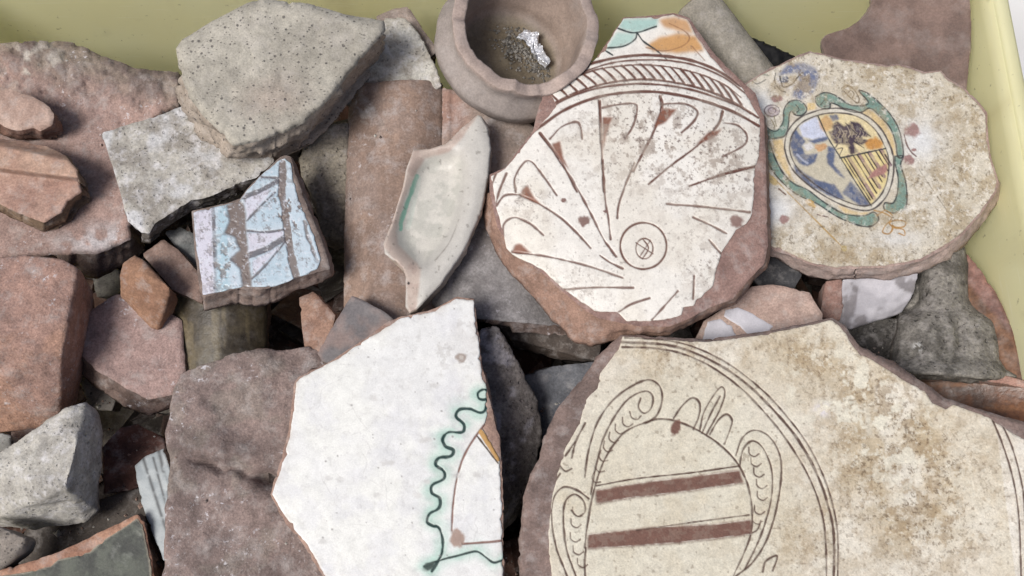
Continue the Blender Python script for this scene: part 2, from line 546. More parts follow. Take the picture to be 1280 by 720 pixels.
def rock(name, pts, colf=None, c1=(150, 120, 110), c2=(120, 100, 95), mat='rough', voxel=1.3, amp=((0.012, 1.6), (0.004, 0.7)), base=None, parent=None, mscale=0.02, sm=1, extra=None):
    """a lump: hull of (pixel, pixel, height mm) corners, remeshed and weathered"""
    _seed[0] += 1; sd = _seed[0]
    W = [P(*p[:3]) for p in pts]
    if base:
        drop, shr = base
        c = np.mean(W, 0)
        for w in list(W):
            q = c + (w - c) * shr; W.append(np.array([q[0], q[1], min(w[2], c[2]) - drop * 1e-3]))
    bm = bmesh.new()
    vs = [bm.verts.new(w) for w in W]
    res = bmesh.ops.convex_hull(bm, input=vs)
    bmesh.ops.delete(bm, geom=[v for v in bm.verts if not v.link_faces], context='VERTS')
    me = bpy.data.meshes.new('tmp'); bm.to_mesh(me); bm.free()
    o = bpy.data.objects.new('tmp', me); col_main.objects.link(o)
    md = o.modifiers.new('r', 'REMESH'); md.mode = 'VOXEL'; md.voxel_size = voxel * 1e-3
    dg = bpy.context.evaluated_depsgraph_get()
    ev = bpy.data.meshes.new_from_object(o.evaluated_get(dg))
    n = len(ev.vertices)
    V = np.empty(n * 3); ev.vertices.foreach_get('co', V); V = V.reshape(-1, 3)
    lt = np.empty(len(ev.polygons), np.int32); ev.polygons.foreach_get('loop_total', lt)
    li = np.empty(len(ev.loops), np.int32); ev.loops.foreach_get('vertex_index', li)
    ls = np.empty(len(ev.polygons), np.int32); ev.polygons.foreach_get('loop_start', ls)
    Q = li[ls[lt == 4][:, None] + np.arange(4)]; T = li[ls[lt == 3][:, None] + np.arange(3)]
    bpy.data.objects.remove(o); bpy.data.meshes.remove(me); bpy.data.meshes.remove(ev)
    E = np.concatenate([Q[:, [0, 1]], Q[:, [1, 2]], Q[:, [2, 3]], Q[:, [3, 0]]])
    for _ in range(sm):                       # soften the arrises
        S = np.zeros_like(V); cnt = np.zeros(n)
        np.add.at(S, E[:, 0], V[E[:, 1]]); np.add.at(cnt, E[:, 0], 1)
        np.add.at(S, E[:, 1], V[E[:, 0]]); np.add.at(cnt, E[:, 1], 1)
        V = 0.4 * V + 0.6 * S / np.maximum(cnt, 1)[:, None]
    nr = np.zeros_like(V)
    fn = np.cross(V[Q[:, 2]] - V[Q[:, 0]], V[Q[:, 3]] - V[Q[:, 1]])
    for i in range(4):
        np.add.at(nr, Q[:, i], fn)
    nr /= np.linalg.norm(nr, axis=1)[:, None] + 1e-12
    dsp = 0
    for s, a in amp:
        dsp = dsp + (fbm3(V, s, 3, sd) - 0.5) * 2 * a * 1e-3; sd += 3
    if extra is not None:
        dsp = dsp + extra(V) * 1e-3
    V = V + nr * np.asarray(dsp)[:, None]
    m = sstep(0.36, 0.64, fbm3(V, mscale, 5, sd + 7, 0.6))[:, None]
    C = L(c1) * (1 - m) + L(c2) * m
    if colf is not None:
        C = colf(V, C, nr)
    return mesh_obj(name, V, Q, C, mat, parent, tris=T)

def lathe(name, prof, origin, axis, colf, mat, nseg=160, arc=(0, 2 * math.pi), parent=None, wob=0.4, rimf=None, caps=True):
    """revolved piece, profile = closed loop of (radius mm, height mm)"""
    _seed[0] += 1; sd = _seed[0]
    pr = np.asarray(prof, float)
    n = len(pr)
    ax = np.asarray(axis, float); ax /= np.linalg.norm(ax)
    u = np.cross(ax, (0.1, 1, 0.05)); u /= np.linalg.norm(u); v = np.cross(ax, u)
    full = abs(arc[1] - arc[0]) > 6.27
    th = np.linspace(arc[0], arc[1], nseg, endpoint=not full)
    R = pr[None, :, 0] * 1e-3; H = np.repeat(pr[None, :, 1], len(th), 0) * 1e-3
    if rimf is not None:
        H = H + rimf(th[:, None], pr[None, :, 0], pr[None, :, 1]) * 1e-3
    dirs = np.cos(th)[:, None] * u + np.sin(th)[:, None] * v
    V = np.asarray(origin) + dirs[:, None, :] * R[..., None] + ax * H[..., None]
    V = V.reshape(-1, 3)
    V = V + ((fbm3(V, 0.012, 3, sd) - 0.5) * 2 * wob * 1e-3)[:, None] * np.repeat(dirs, n, 0)
    ids = np.arange(len(th) * n).reshape(len(th), n)
    nxt = np.roll(ids, -1, 0) if full else ids[1:]
    cur = ids if full else ids[:-1]
    q = np.stack([cur, nxt, np.roll(nxt, -1, 1), np.roll(cur, -1, 1)], -1).reshape(-1, 4)
    rr = np.repeat(pr[None, :, 0], len(th), 0).ravel(); hh = np.repeat(pr[None, :, 1], len(th), 0).ravel()
    tt = np.repeat(th, n)
    C = colf(rr, hh, tt, V)
    return mesh_obj(name, V, q, C, mat, parent)

def empty(name, loc):
    o = bpy.data.objects.new(name, None); o.location = loc; o.empty_display_size = 0.02
    return link(o)

# ================================================================== setting: ground and crate
def ground():
    m, nt, b = new_mat('pale_concrete')
    tc = N(nt, 'ShaderNodeTexCoord')
    n = N(nt, 'ShaderNodeTexNoise', Scale=14.0, Detail=8.0)
    nt.links.new(tc.outputs['Object'], n.inputs['Vector'])
    c = mixc(nt, ramp(nt, n.outputs['Fac'], 0.3, 0.7), (0.66, 0.65, 0.63), (0.76, 0.755, 0.74))
    nt.links.new(c, b.inputs['Base Color']); b.inputs['Roughness'].default_value = 0.9
    V = [(-3, -3, -0.004), (3, -3, -0.004), (3, 3, -0.004), (-3, 3, -0.004)]
    o = mesh_obj('ground', V, [(0, 1, 2, 3)], (0.5, 0.5, 0.5), m, smooth=False)
    tag(o, 'pale concrete ground under the crate', None, kind='structure')
ground()

def plastic():
    m, nt, b = new_mat('yellow_plastic')
    tc = N(nt, 'ShaderNodeTexCoord')
    def noise(scale, d=5, vec=None):
        n = N(nt, 'ShaderNodeTexNoise'); n.inputs['Scale'].default_value = scale; n.inputs['Detail'].default_value = d
        nt.links.new(vec or tc.outputs['Object'], n.inputs['Vector']); return n.outputs['Fac']
    mp = N(nt, 'ShaderNodeMapping'); mp.inputs['Scale'].default_value = (1, 1, 0.25)
    nt.links.new(tc.outputs['Object'], mp.inputs['Vector'])
    c = mixc(nt, ramp(nt, noise(9), 0.35, 0.7), (0.88, 0.86, 0.61), (0.85, 0.81, 0.51))
    c = mixc(nt, ramp(nt, noise(26, 6, mp.outputs[0]), 0.56, 0.78, 0, 0.6), c, (0.68, 0.62, 0.38))
    c = mixc(nt, ramp(nt, noise(300, 2), 0.70, 0.78, 0, 0.5), c, (0.22, 0.19, 0.10))
    m2 = N(nt, 'ShaderNodeMapping'); m2.inputs['Scale'].default_value = (0.12, 0.12, 1.6); m2.inputs['Rotation'].default_value = (0.1, 0.25, 0.1)
    nt.links.new(tc.outputs['Object'], m2.inputs['Vector'])
    c = mixc(nt, ramp(nt, noise(420, 3, m2.outputs[0]), 0.62, 0.72, 0, 0.45), c, (0.93, 0.91, 0.72))
    c = mixc(nt, ramp(nt, noise(38, 7), 0.62, 0.82, 0, 0.4), c, (0.42, 0.38, 0.24))
    nt.links.new(c, b.inputs['Base Color'])
    b.inputs['Roughness'].default_value = 0.5; b.inputs['Specular IOR Level'].default_value = 0.35
    bp = N(nt, 'ShaderNodeBump'); bp.inputs['Strength'].default_value = 0.2; bp.inputs['Distance'].default_value = 0.0006
    nt.links.new(noise(120), bp.inputs['Height']); nt.links.new(bp.outputs[0], b.inputs['Normal'])
    tr = N(nt, 'ShaderNodeBsdfTranslucent'); nt.links.new(c, tr.inputs['Color'])
    mx = N(nt, 'ShaderNodeMixShader'); mx.inputs[0].default_value = 0.5
    out = nt.nodes['Material Output']
    nt.links.new(b.outputs[0], mx.inputs[1]); nt.links.new(tr.outputs[0], mx.inputs[2]); nt.links.new(mx.outputs[0], out.inputs[0])
    return m
M['plastic'] = plastic()

CX0, CX1, CY0, CY1 = -0.330, 0.262, -0.240, 0.188
RIM = 0.008
def rrect(z, grow, r, n=14):
    """rounded rectangle ring of the crate's inside at height z"""
    dr = 0.035 * (z - 0.15) + grow
    x0, x1, y0, y1 = CX0 - dr, CX1 + dr, CY0 - dr, CY1 + dr
    out = []
    for cx, cy, a0 in ((x1 - r, y1 - r, 0), (x0 + r, y1 - r, 90), (x0 + r, y0 + r, 180), (x1 - r, y0 + r, 270)):
        for k in range(n + 1):
            a = math.radians(a0 + 90 * k / n)
            out.append((cx + r * math.cos(a), cy + r * math.sin(a), z))
    return np.array(out)
def loft(rings):
    V = np.vstack(rings); n = len(rings[0]); q = []
    for i in range(len(rings) - 1):
        a = i * n + np.arange(n); b = np.roll(a, -1)
        q.append(np.stack([a, b, b + n, a + n], 1))
    return V, np.vstack(q)
def crate():
    e = empty('plastic_crate', ((CX0 + CX1) / 2, (CY0 + CY1) / 2, 0))
    tag(e, 'pale yellow plastic crate with stained walls holding the broken pottery', 'crate')
    top = ZR + RIM
    zs = np.linspace(0.004, top, 14)
    inn = [rrect(z, 0, 0.014) for z in zs]; outr = [rrect(z, 0.004, 0.018) for z in zs[::-1]]
    V, Q = loft(inn + outr)
    mesh_obj('side_panel', V, Q, (0.6, 0.6, 0.3), 'plastic', e)
    rings = [rrect(top - 0.004, 0.0005, 0.03), rrect(top + 0.001, 0.0005, 0.03), rrect(top + 0.0025, 0.0015, 0.015), rrect(top + 0.003, 0.003, 0.017), rrect(top + 0.0028, 0.006, 0.020),
             rrect(top + 0.002, 0.0075, 0.022), rrect(top - 0.010, 0.008, 0.022), rrect(top - 0.010, 0.0065, 0.021), rrect(top - 0.001, 0.006, 0.020), rrect(top - 0.002, 0.0035, 0.017), rrect(top - 0.004, 0.0035, 0.017)]
    V, Q = loft(rings)
    mesh_obj('rim', V, Q, (0.6, 0.6, 0.3), 'plastic', e)
    r0 = rrect(0.0, -0.001, 0.014); r1 = rrect(0.004, -0.001, 0.014)
    c = np.array([[(CX0 + CX1) / 2, (CY0 + CY1) / 2, 0.004]]); c2 = c - [0, 0, 0.004]
    n = len(r0)
    V = np.vstack([r0, r1, c, c2]); a = np.arange(n); b = np.roll(a, -1)
    T = np.vstack([np.stack([a + n, b + n, np.full(n, 2 * n)], 1), np.stack([b, a, np.full(n, 2 * n + 1)], 1)])
    Q = np.stack([a, b, b + n, a + n], 1)
    mesh_obj('crate_bottom', V, Q, (0.6, 0.6, 0.3), 'plastic', e, tris=T)
crate()

# ------------------------------------------------------------------ rubble below the visible pieces
def rubble():
    rg = np.random.RandomState(4)
    V = []; Q = []; C = []
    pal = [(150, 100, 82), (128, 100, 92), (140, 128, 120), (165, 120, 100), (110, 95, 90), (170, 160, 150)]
    cube = np.array([(sx, sy, sz) for sx in (-1, 1) for sy in (-1, 1) for sz in (-1, 1)], float)
    fq = np.array([(0, 1, 3, 2), (4, 6, 7, 5), (0, 4, 5, 1), (2, 3, 7, 6), (0, 2, 6, 4), (1, 5, 7, 3)])
    polys = [[(680, 560), (800, 450), (1030, 430), (1240, 540), (1300, 700), (700, 800)], [(370, 520), (560, 400), (600, 480), (600, 760), (430, 740)], [(650, 270), (700, 150), (900, 140), (930, 300), (800, 380)], [(960, 120), (1180, 110), (1220, 230), (1060, 310), (970, 290)], [(-50, 100), (140, 110), (140, 280), (-50, 300)]]
    for i in range(2500):
        lay = min(1.0, i / 1500)
        x = rg.uniform(CX0 + 0.035, CX1 - 0.035); y = rg.uniform(CY0 + 0.035, CY1 - 0.035)
        z = 0.012 + lay * 0.042 + rg.uniform(-0.006, 0.006)
        if i >= 1500:                        # packing under the big sherds and towards the front wall
            if i % 3 == 0:
                y = rg.uniform(CY0 + 0.03, -0.155); z = rg.uniform(0.055, 0.105)
            else:
                pg = np.array(polys[i % 5], float); w = rg.dirichlet(np.ones(len(pg))); q = w @ pg
                zz = rg.uniform(-88, -38 if i % 5 < 4 else -68); x, y, z = P(q[0], q[1], zz)
        s = np.array([rg.uniform(0.011, 0.026), rg.uniform(0.009, 0.02), rg.uniform(0.004, 0.009)])
        p = cube * s * rg.uniform(0.65, 1.2, (8, 3))
        a = rg.uniform(0, 6.28); t = rg.normal(0, 0.35, 2)
        ca, sa = math.cos(a), math.sin(a)
        p = p @ np.array([[ca, sa, 0], [-sa, ca, 0], [0, 0, 1]])
        p[:, 2] += p[:, 0] * t[0] + p[:, 1] * t[1]
        p[:, 2] = np.maximum(p[:, 2], 0.0045 - z)
        V.append(p + (x, y, z)); Q.append(fq + 8 * i); C.append(np.ones((8, 3)) * L(pal[rg.randint(len(pal))]) * rg.uniform(0.28, 0.6))  # clay tones scaled down: the shade of the gaps is put into the chip colour
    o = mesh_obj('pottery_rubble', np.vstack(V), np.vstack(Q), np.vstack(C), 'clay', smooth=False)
    tag(o, 'shade-darkened mass of small broken pottery chips deep between the big pieces', 'rubble', kind='stuff')
rubble()

# ================================================================== left side
# --- large pink slab at the back left
def pink_col(x, y):
    c = mottle(x, y, (184, 148, 138), (166, 134, 126), 60, 3)
    g = sstep(115, 60, y + 12 * (fbm(x, y, 40, 3, 8) - 0.5) * 4 + (x - 60) * -0.28)[..., None]
    c = c * (1 - g) + mottle(x, y, (150, 132, 118), (120, 102, 96), 14, 5) * g
    w = (sstep(0.52, 0.6, fbm(x, y, 18, 4, 11)) * np.exp(-((x - 45) / 38) ** 2 - ((y - 80) / 30) ** 2))[..., None]
    c = c * (1 - w) + L((200, 190, 180)) * w
    w = (sstep(0.40, 0.55, fbm(x, y, 14, 4, 13)) * np.exp(-((x - 125 + (y - 300) * 0.9) / 45) ** 2 - ((y - 300) / 18) ** 2))[..., None]
    return c * (1 - w) + L((205, 195, 200)) * w
pl_pink = Plane((100, 200), -28, 0.02, -0.02)
o = slab('clay_slab', [(-52, 58), (0, 55), (50, 50), (90, 52), (130, 70), (170, 85), (222, 90), (228, 104), (226, 132), (196, 148), (180, 200), (165, 262), (164, 300, 2, 26), (120, 318, 0, 30), (70, 318, 0, 30), (-52, 330)],
         pl_pink, 24, colf=pink_col, side=(132, 108, 100), mat='coarse', jag=2, wav=0.8, edge=9, edge_h=2.5,
         hfun=lambda x, y: 7 * sstep(135, 70, y - 0.22 * x + 10) + 6.0 * (fbm(x, y, 14, 5, 5, 0.6) - 0.5) * sstep(150, 90, y - 0.22 * x) - 1.3 * sstep(0.70, 0.80, fbm(x, y, 9, 3, 6)) * sstep(150, 90, y - 0.22 * x))
tag(o, 'large dusty pink terracotta slab against the crate wall, carrying two small fragments', 'slab')

# --- two pieces lying on it
def c_frag(x, y): return mottle(x, y, (208, 174, 158), (188, 152, 136), 25, 21)
o = slab('sherd', [(-30, 118), (0, 107), (38, 119), (62, 134), (68, 143, 10, 10), (66, 156, 12, 8), (50, 164, 4, 10), (42, 160, 0, 14), (20, 164, 0, 10), (0, 156, 0, 12), (-30, 150, 0, 12)],
         Plane((30, 140), -10, 0.0, 0.05), 15, colf=c_frag, side=(150, 108, 92), mat='clay', wav=0.8, edge=4, edge_h=1.2, jag=1.5)
tag(o, 'small pale salmon clay fragment on the pink slab, above the ridged orange piece', 'sherd')

def h_ridge(x, y):
    e = 214 + (x - 0) * 0.12
    return 8.0 * sstep(e + 3, e - 5, y) * sstep(172 + x * 0.22, 184 + x * 0.22, y)
def c_ridge(x, y):
    c = mottle(x, y, (190, 148, 130), (172, 130, 114), 28, 23)
    e = 216 + x * 0.12
    m = sstep(e + 4, e - 8, y)[..., None]
    return c * (1 - m) + mottle(x, y, (198, 156, 132), (184, 140, 118), 18, 24) * m
o = slab('ridged_sherd', [(-35, 168), (0, 174), (35, 178), (60, 184), (82, 194), (97, 212), (99, 226), (103, 240, 0, 6), (84, 252, 3, 12), (78, 266, 2, 12), (55, 278, 0, 12), (30, 270, 0, 10), (0, 256, 0, 10), (-35, 250, 0, 10)],
         Plane((40, 230), -12, 0.03, 0.02), 14, colf=c_ridge, hfun=h_ridge, side=(140, 112, 88), wav=0.6, edge=4, edge_h=1.0, jag=1.5, h=1.5)
tag(o, 'orange terracotta rim piece with a raised ridge lying on the pink slab', 'sherd')

# --- terracotta block
def blk_col(V, C, nr):
    o_ = sstep(0.48, 0.6, fbm3(V, 0.03, 4, 77))[:, None]
    C = C * (1 - o_ * 0.7) + L((196, 144, 116)) * o_ * 0.7
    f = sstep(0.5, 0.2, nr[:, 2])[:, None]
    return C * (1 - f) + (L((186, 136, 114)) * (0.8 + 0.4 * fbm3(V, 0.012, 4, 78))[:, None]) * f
o = rock('brick_block', [(-45, 322, -2), (30, 318, -2), (75, 322, -2), (97, 334, -4), (92, 360, -5), (78, 440, -4), (40, 436, 0), (-45, 430, 0), (-45, 545, -48), (72, 536, -48), (82, 520, -46), (116, 400, -48), (112, 380, -50)],
         c1=(182, 138, 122), c2=(166, 128, 116), mat='coarse', colf=blk_col, base=(10, 0.85), amp=((0.02, 1.4), (0.005, 0.5)))
tag(o, 'chunky terracotta brick block with an orange worn front face, below the pink slab', 'brick')

# --- light grey tile
def c_gt(x, y):
    c = mottle(x, y, (186, 180, 172), (158, 150, 142), 22, 31)
    w = sstep(0.45, 0.62, fbm(x, y, 40, 4, 33))[..., None] * 0.8
    return c * (1 - w) + L((206, 206, 212)) * w
o = slab('stone_tile', [(127, 166), (180, 150), (236, 130), (290, 150), (345, 200), (320, 222), (285, 235), (262, 246, -8, 10), (240, 250, -8, 16), (196, 278, -6, 20), (186, 292, 2, 12), (176, 290, 0, 12), (160, 276), (150, 240), (135, 190)],
         Plane((230, 210), -11, 0.0, 0.0), 13, colf=c_gt, side=(120, 112, 104), mat='plaster', jag=1.4, wav=0.5, edge=4, edge_h=0.8, h=2.5)
tag(o, 'flat light grey tile with whitish crust, tucked under the big pitted grey stone', 'tile')

# --- big grey stone
def c_stone(x, y):
    c = mottle(x, y, (190, 182, 168), (172, 164, 151), 60, 41)
    w = (np.exp(-((x - 340) / 40) ** 2 - ((y - 125) / 30) ** 2) * sstep(0.35, 0.6, fbm(x, y, 40, 4, 3)) * 0.4)[..., None]
    return c * (1 - w) + L((178, 148, 134)) * w
o = slab('grey_stone', [(219, 60), (226, 50, 0, 10), (262, 28), (300, 8), (322, -2), (345, 0), (385, 4), (430, 18), (481, 26), (482, 38, -2, 26), (458, 66, -8, 30), (432, 100, -10, 30), (404, 132, -12, 28), (380, 154, -10, 30), (352, 168, -8, 34), (318, 178, -4, 26), (292, 182, -6, 20), (272, 162, -4, 20), (250, 140, -6, 22), (236, 120, -6, 20), (226, 94, -4, 20)],
         Plane((340, 100), 24, -0.05, 0.10), 40, colf=c_stone, side=(178, 160, 144), mat='stone', jag=1.8, jscale=24, wav=1.4, edge=13, edge_h=4.0, h=2.0, side_rough=3.0, rings=14, taper=0.4)
tag(o, 'big five-sided grey stone with dark pits, resting on the light grey tile', 'stone')

o = rock('rough_rock', [(380, 168, -22), (405, 158, -20), (436, 150, -22), (436, 235, -30), (432, 300, -44), (405, 298, -50), (392, 250, -34), (372, 200, -26)], c1=(160, 148, 130), c2=(130, 118, 106), base=(26, 0.9), amp=((0.012, 1.8), (0.004, 1.0)))
tag(o, 'rough gravelly grey rock wedged between the big stone and the red tile', 'rock')

# --- blue painted tile
T = Z(200, 180, 3.0)
pl_blue = Plane((330, 300), -2, 0.04, 0.12)
e = empty('painted_tile', P(330, 300, -16)); tag(e, 'small tile fragment with flaking pale blue and white glaze crossed by dark lines', 'tile')
tile_rim = [(118, 250), (190, 236), (250, 222), (300, 205), (330, 165), (380, 115), (450, 48), (470, 42), (490, 48, 12, 10), (512, 120, 20, 16), (545, 215, 26, 20), (585, 310, 26, 26), (622, 400, 24, 30), (640, 470, 14, 24), (590, 482, 4, 40), (520, 500, 0, 44), (440, 535, -6, 60), (400, 545, -6, 60), (320, 545, 0, 60), (270, 548, 0, 56), (165, 572, -2, 56), (148, 540, 4, 30), (130, 400)]
slab('clay_body', [(p[0], p[1]) + tuple(k / 3 for k in p[2:]) for p in T(tile_rim)],
     pl_blue, 15, colf=lambda x, y: mottle(x, y, (140, 120, 112), (122, 104, 98), 14, 51), side=(150, 126, 116), wav=0.15, edge=3, edge_h=0.6, h=2, parent=e, jag=1.0)
def blue_face():
    ol = T([(124, 258), (190, 240), (245, 228), (300, 212), (330, 172), (372, 125), (440, 65), (468, 54), (490, 72), (498, 130), (518, 205), (548, 275), (578, 350), (600, 430), (590, 468), (540, 492), (425, 534), (350, 536), (300, 538), (262, 545), (210, 556), (162, 564), (150, 480), (138, 400)])
    c = Canvas(ol, 0.9, (186, 202, 214), 5)
    lav, blu, clay, dk = (206, 204, 218), (176, 198, 212), (118, 104, 98), (84, 80, 88)
    c.put(sstep(0.4, 0.6, c.noise(10)), (188, 208, 220), 0.7)
    c.fill(T([(125, 255), (196, 238), (204, 565), (155, 570)]), lav, soft=2)
    c.line(T([(198, 236), (203, 330), (207, 440), (208, 560)]), 5, dk, 0.9, wear=0.5, wob=0.8)
    c.fill(T([(216, 235), (255, 225), (262, 545), (216, 560)]), (168, 198, 212), soft=2)
    for q in ([(330, 300), (420, 190), (450, 170), (455, 300), (335, 318)], [(340, 440), (470, 375), (480, 510), (350, 530)], [(350, 160), (440, 120), (440, 70), (365, 120)]):
        c.fill(T(q), blu, soft=2, wear=0.4)
    for q in ([(318, 205), (410, 165), (405, 190), (325, 285)], [(330, 335), (465, 325), (460, 345), (335, 415)], [(345, 440), (455, 380), (350, 495)]):
        c.fill(T(q), lav, soft=1, wear=0.2)
    for q, w in (([(366, 122), (440, 127)], 3), ([(318, 198), (380, 172), (440, 140)], 6), ([(325, 288), (370, 240), (432, 180)], 2.4), ([(330, 325), (400, 330), (480, 318)], 3), ([(330, 420), (400, 392), (470, 350)], 7.5), ([(345, 505), (400, 450), (470, 366)], 2.6)):
        c.line(T(q), w, dk, 0.9, depth=0.15, wob=0.5)
    # flaked band and flaked stripe
    fl = c.fill(T([(248, 228), (300, 212), (318, 230), (325, 330), (335, 440), (345, 538), (310, 540), (300, 470), (262, 430), (300, 395), (280, 350), (240, 335), (262, 290)]), clay, soft=1, depth=0.45)
    c.line(T([(462, 70), (458, 180), (470, 260), (480, 340), (492, 420), (512, 500)]), 9, clay, 0.95, depth=0.4, wob=1.1)
    c.line(T([(540, 290), (560, 360), (590, 440)]), 5, clay, 0.8, depth=0.3, wob=1.2, wear=0.5)
    ch = sstep(0.60, 0.64, c.noise(9, 4, 0.65)) * (0.25 + 0.9 * c.gauss(355, 265, 22, 22) + 0.6 * c.gauss(280, 330, 26, 30) + 0.8 * c.gauss(375, 255, 16, 30))
    c.put(np.clip(ch, 0, 1), clay, 0.95); c.hgt -= 0.35 * np.clip(ch, 0, 1)
    c.put(sstep(0.56, 0.72, c.noise(6, 5, 0.8)), (122, 116, 118), 0.75)
    c.put(sstep(0.58, 0.74, c.noise(5, 5, 0.8)), (214, 218, 228), 0.7)
    slab('glazed_face', ol, pl_blue, 1.0, canvas=c, lift=0.7, mat='slip', parent=e, jag=1.6, jscale=8, edge=1.5, edge_h=0.3, wav=0.15, rings=2, bottom=False, side=(205, 205, 205))
blue_face()

o = slab('sherd', [(205, 290), (225, 284), (262, 300), (262, 345), (240, 335)], Plane((235, 310), -32), 10, colf=lambda x, y: mottle(x, y, (128, 132, 134), (108, 110, 112), 20, 61), side=(90, 88, 86), h=2.5)
tag(o, 'plain blue-grey sherd corner showing beneath the flat light grey tile', 'sherd')

o = rock('brick_chip', [(150, 345, -12), (155, 328, -14), (168, 318, -12), (177, 322, -10), (182, 345, -6), (211, 358, -8), (214, 366, -12), (206, 395, -26), (198, 412, -30), (190, 410, -30), (150, 372, -26)],
         c1=(172, 124, 92), c2=(150, 106, 80), mat='clay', base=(12, 0.85), amp=((0.012, 1.0), (0.004, 0.4)), voxel=1.0)
tag(o, 'small orange-brown angular brick chip standing on the mauve sherd', 'brick')

o = slab('sherd', [(178, 318), (204, 298), (222, 312), (252, 345), (254, 380), (216, 362)], Plane((215, 335), -26, 0.1, 0.0), 12, colf=lambda x, y: mottle(x, y, (160, 128, 115), (138, 110, 100), 20, 63), side=(120, 95, 82), h=2.5, wav=0.6)
tag(o, 'dull brown terracotta sherd leaning against the orange-brown chip', 'sherd')

def h_ol(x, y): return -16 * ((x - 268) / 70) ** 2
def c_ol(x, y):
    c = mottle(x, y, (92, 80, 58), (72, 62, 48), 22, 65)
    s = (sstep(0.55, 0.65, fbm(x * 3, y * 0.5, 30, 4, 66)) * 0.6)[..., None]
    return c * (1 - s) + L((124, 108, 74)) * s
o = slab('glazed_sherd', [(218, 372), (250, 352), (300, 350), (334, 375), (335, 440), (333, 462), (280, 470), (222, 470)], Plane((275, 410), -30, 0.0, 0.15), 8, colf=c_ol, hfun=h_ol, side=(120, 90, 72), mat='gloss', h=2.5)
tag(o, 'curved pot wall with streaky olive brown glaze under the blue painted tile', 'sherd')

o = slab('sherd', [(80, 414), (95, 400), (145, 368), (180, 372), (228, 400), (232, 470, 0, 10), (222, 492, 0, 14), (186, 500, 0, 20), (162, 488, -4, 22), (120, 462, -4, 18), (98, 440, -6, 14), (84, 428, -6, 12)],
         Plane((160, 430), -33, 0.0, 0.05), 16, colf=lambda x, y: mottle(x, y, (178, 144, 138), (160, 130, 126), 40, 67), side=(128, 104, 96), mat='coarse', jag=1.6, wav=0.8, edge=5, edge_h=1.2)
tag(o, 'flat mauve-pink sherd with a chipped thick edge, under the orange-brown chip', 'sherd')

# --- big dark brick
def brick_extra(V):
    p = P(290, 586, -17); q = P(338, 596, -17)
    dx, dy = V[:, 0] - p[0], V[:, 1] - p[1]
    wob = (fbm(V[:, 0], V[:, 1], 0.008, 3, 5) - 0.5) * 0.006
    s = dy + dx * 0.28 + wob
    d = -6.5 * np.exp(-(s / 0.0026) ** 2) * np.exp(-(dx / 0.024) ** 4) + 2.5 * np.exp(-((s - 0.007) / 0.006) ** 2) * np.exp(-(dx / 0.03) ** 2)
    d = d - 7 * np.exp(-(((V[:, 0] - q[0]) / 0.008) ** 2 + ((V[:, 1] - q[1]) / 0.0055) ** 2))
    d = d + 2.4 * (fbm(V[:, 0], V[:, 1], 0.009, 4, 15, 0.6) - 0.5)
    return d
def brick_col(V, C, nr):
    w = (sstep(0.55, 0.66, fbm3(V, 0.012, 4, 87)) * 0.35)[:, None]
    C = C * (1 - w) + L((150, 140, 128)) * w
    s = (sstep(0.45, 0.2, nr[:, 2]) * (nr[:, 0] < 0))[:, None]
    return C * (1 - s * 0.7) + L((168, 120, 92)) * s * 0.7
o = rock('old_brick', [(214, 482, -16), (222, 464, -16), (300, 440, -16), (385, 430, -20), (430, 440, -22), (430, 500, -18), (415, 600, -18), (430, 760, -18), (205, 760, -18), (212, 640, -18), (208, 560, -18)],
         c1=(152, 128, 122), c2=(128, 108, 104), mat='coarse', base=(44, 0.96), colf=brick_col, extra=brick_extra, amp=((0.022, 2.2), (0.006, 1.0)), voxel=1.5)
tag(o, 'large weathered purple-brown brick with a hollow in its face, beside the white sherd', 'brick')

# --- pale rock
o = rock('pale_rock', [(-30, 585, -14), (0, 572, -12), (86, 506, -8), (108, 500, -12), (122, 512, -18), (127, 540, -24), (124, 640, -40), (108, 652, -42), (40, 662, -46), (-30, 655, -44), (0, 645, -24), (82, 610, -4), (95, 560, -2), (60, 640, -26)],
         c1=(196, 190, 182), c2=(168, 162, 156), mat='plaster', base=(10, 0.75), amp=((0.016, 1.6), (0.005, 0.7)), voxel=1.2)
tag(o, 'pale whitish grey wedge-shaped rock with rounded edges', 'rock')

o = slab('ridged_sherd', [(128, 560), (150, 535), (172, 530), (205, 548), (212, 580), (190, 600), (165, 612), (130, 618)], Plane((165, 575), -48, -0.15, 0.1), 12, colf=lambda x, y: mottle(x, y, (112, 72, 62), (88, 58, 52), 16, 71),
         hfun=lambda x, y: 3 * np.sin((y + x * 0.5 - 600) / 8.0), side=(90, 60, 50), h=2)
tag(o, 'dark red-brown ridged sherd in shadow beside the pale wedge-shaped rock', 'sherd')

def c_wb(x, y):
    c = mottle(x, y, (186, 194, 200), (168, 178, 186), 16, 73)
    for k, w in ((0, 2.2), (13, 1.6), (22, 2.5)):
        xx = 178 + k + (y - 570) * (0.32 - 0.004 * k) - 0.0009 * (y - 570) ** 2 * 0
        m = (np.exp(-((x - xx) / w) ** 2) * sstep(0.35, 0.55, fbm(x, y, 12, 3, 74 + k)))[..., None]
        c = c * (1 - m) + L((105, 108, 112)) * m
    return c
o = slab('glazed_sherd', [(168, 582), (182, 570), (205, 560), (214, 590), (218, 700), (205, 700), (190, 665), (176, 625)], Plane((195, 620), -32, 0.25, -0.05), 9, colf=c_wb, side=(150, 150, 150), mat='slip', h=1.2, edge=2)
tag(o, 'narrow bluish white glazed sherd with thin dark lines, beside the large purple-brown brick', 'sherd')

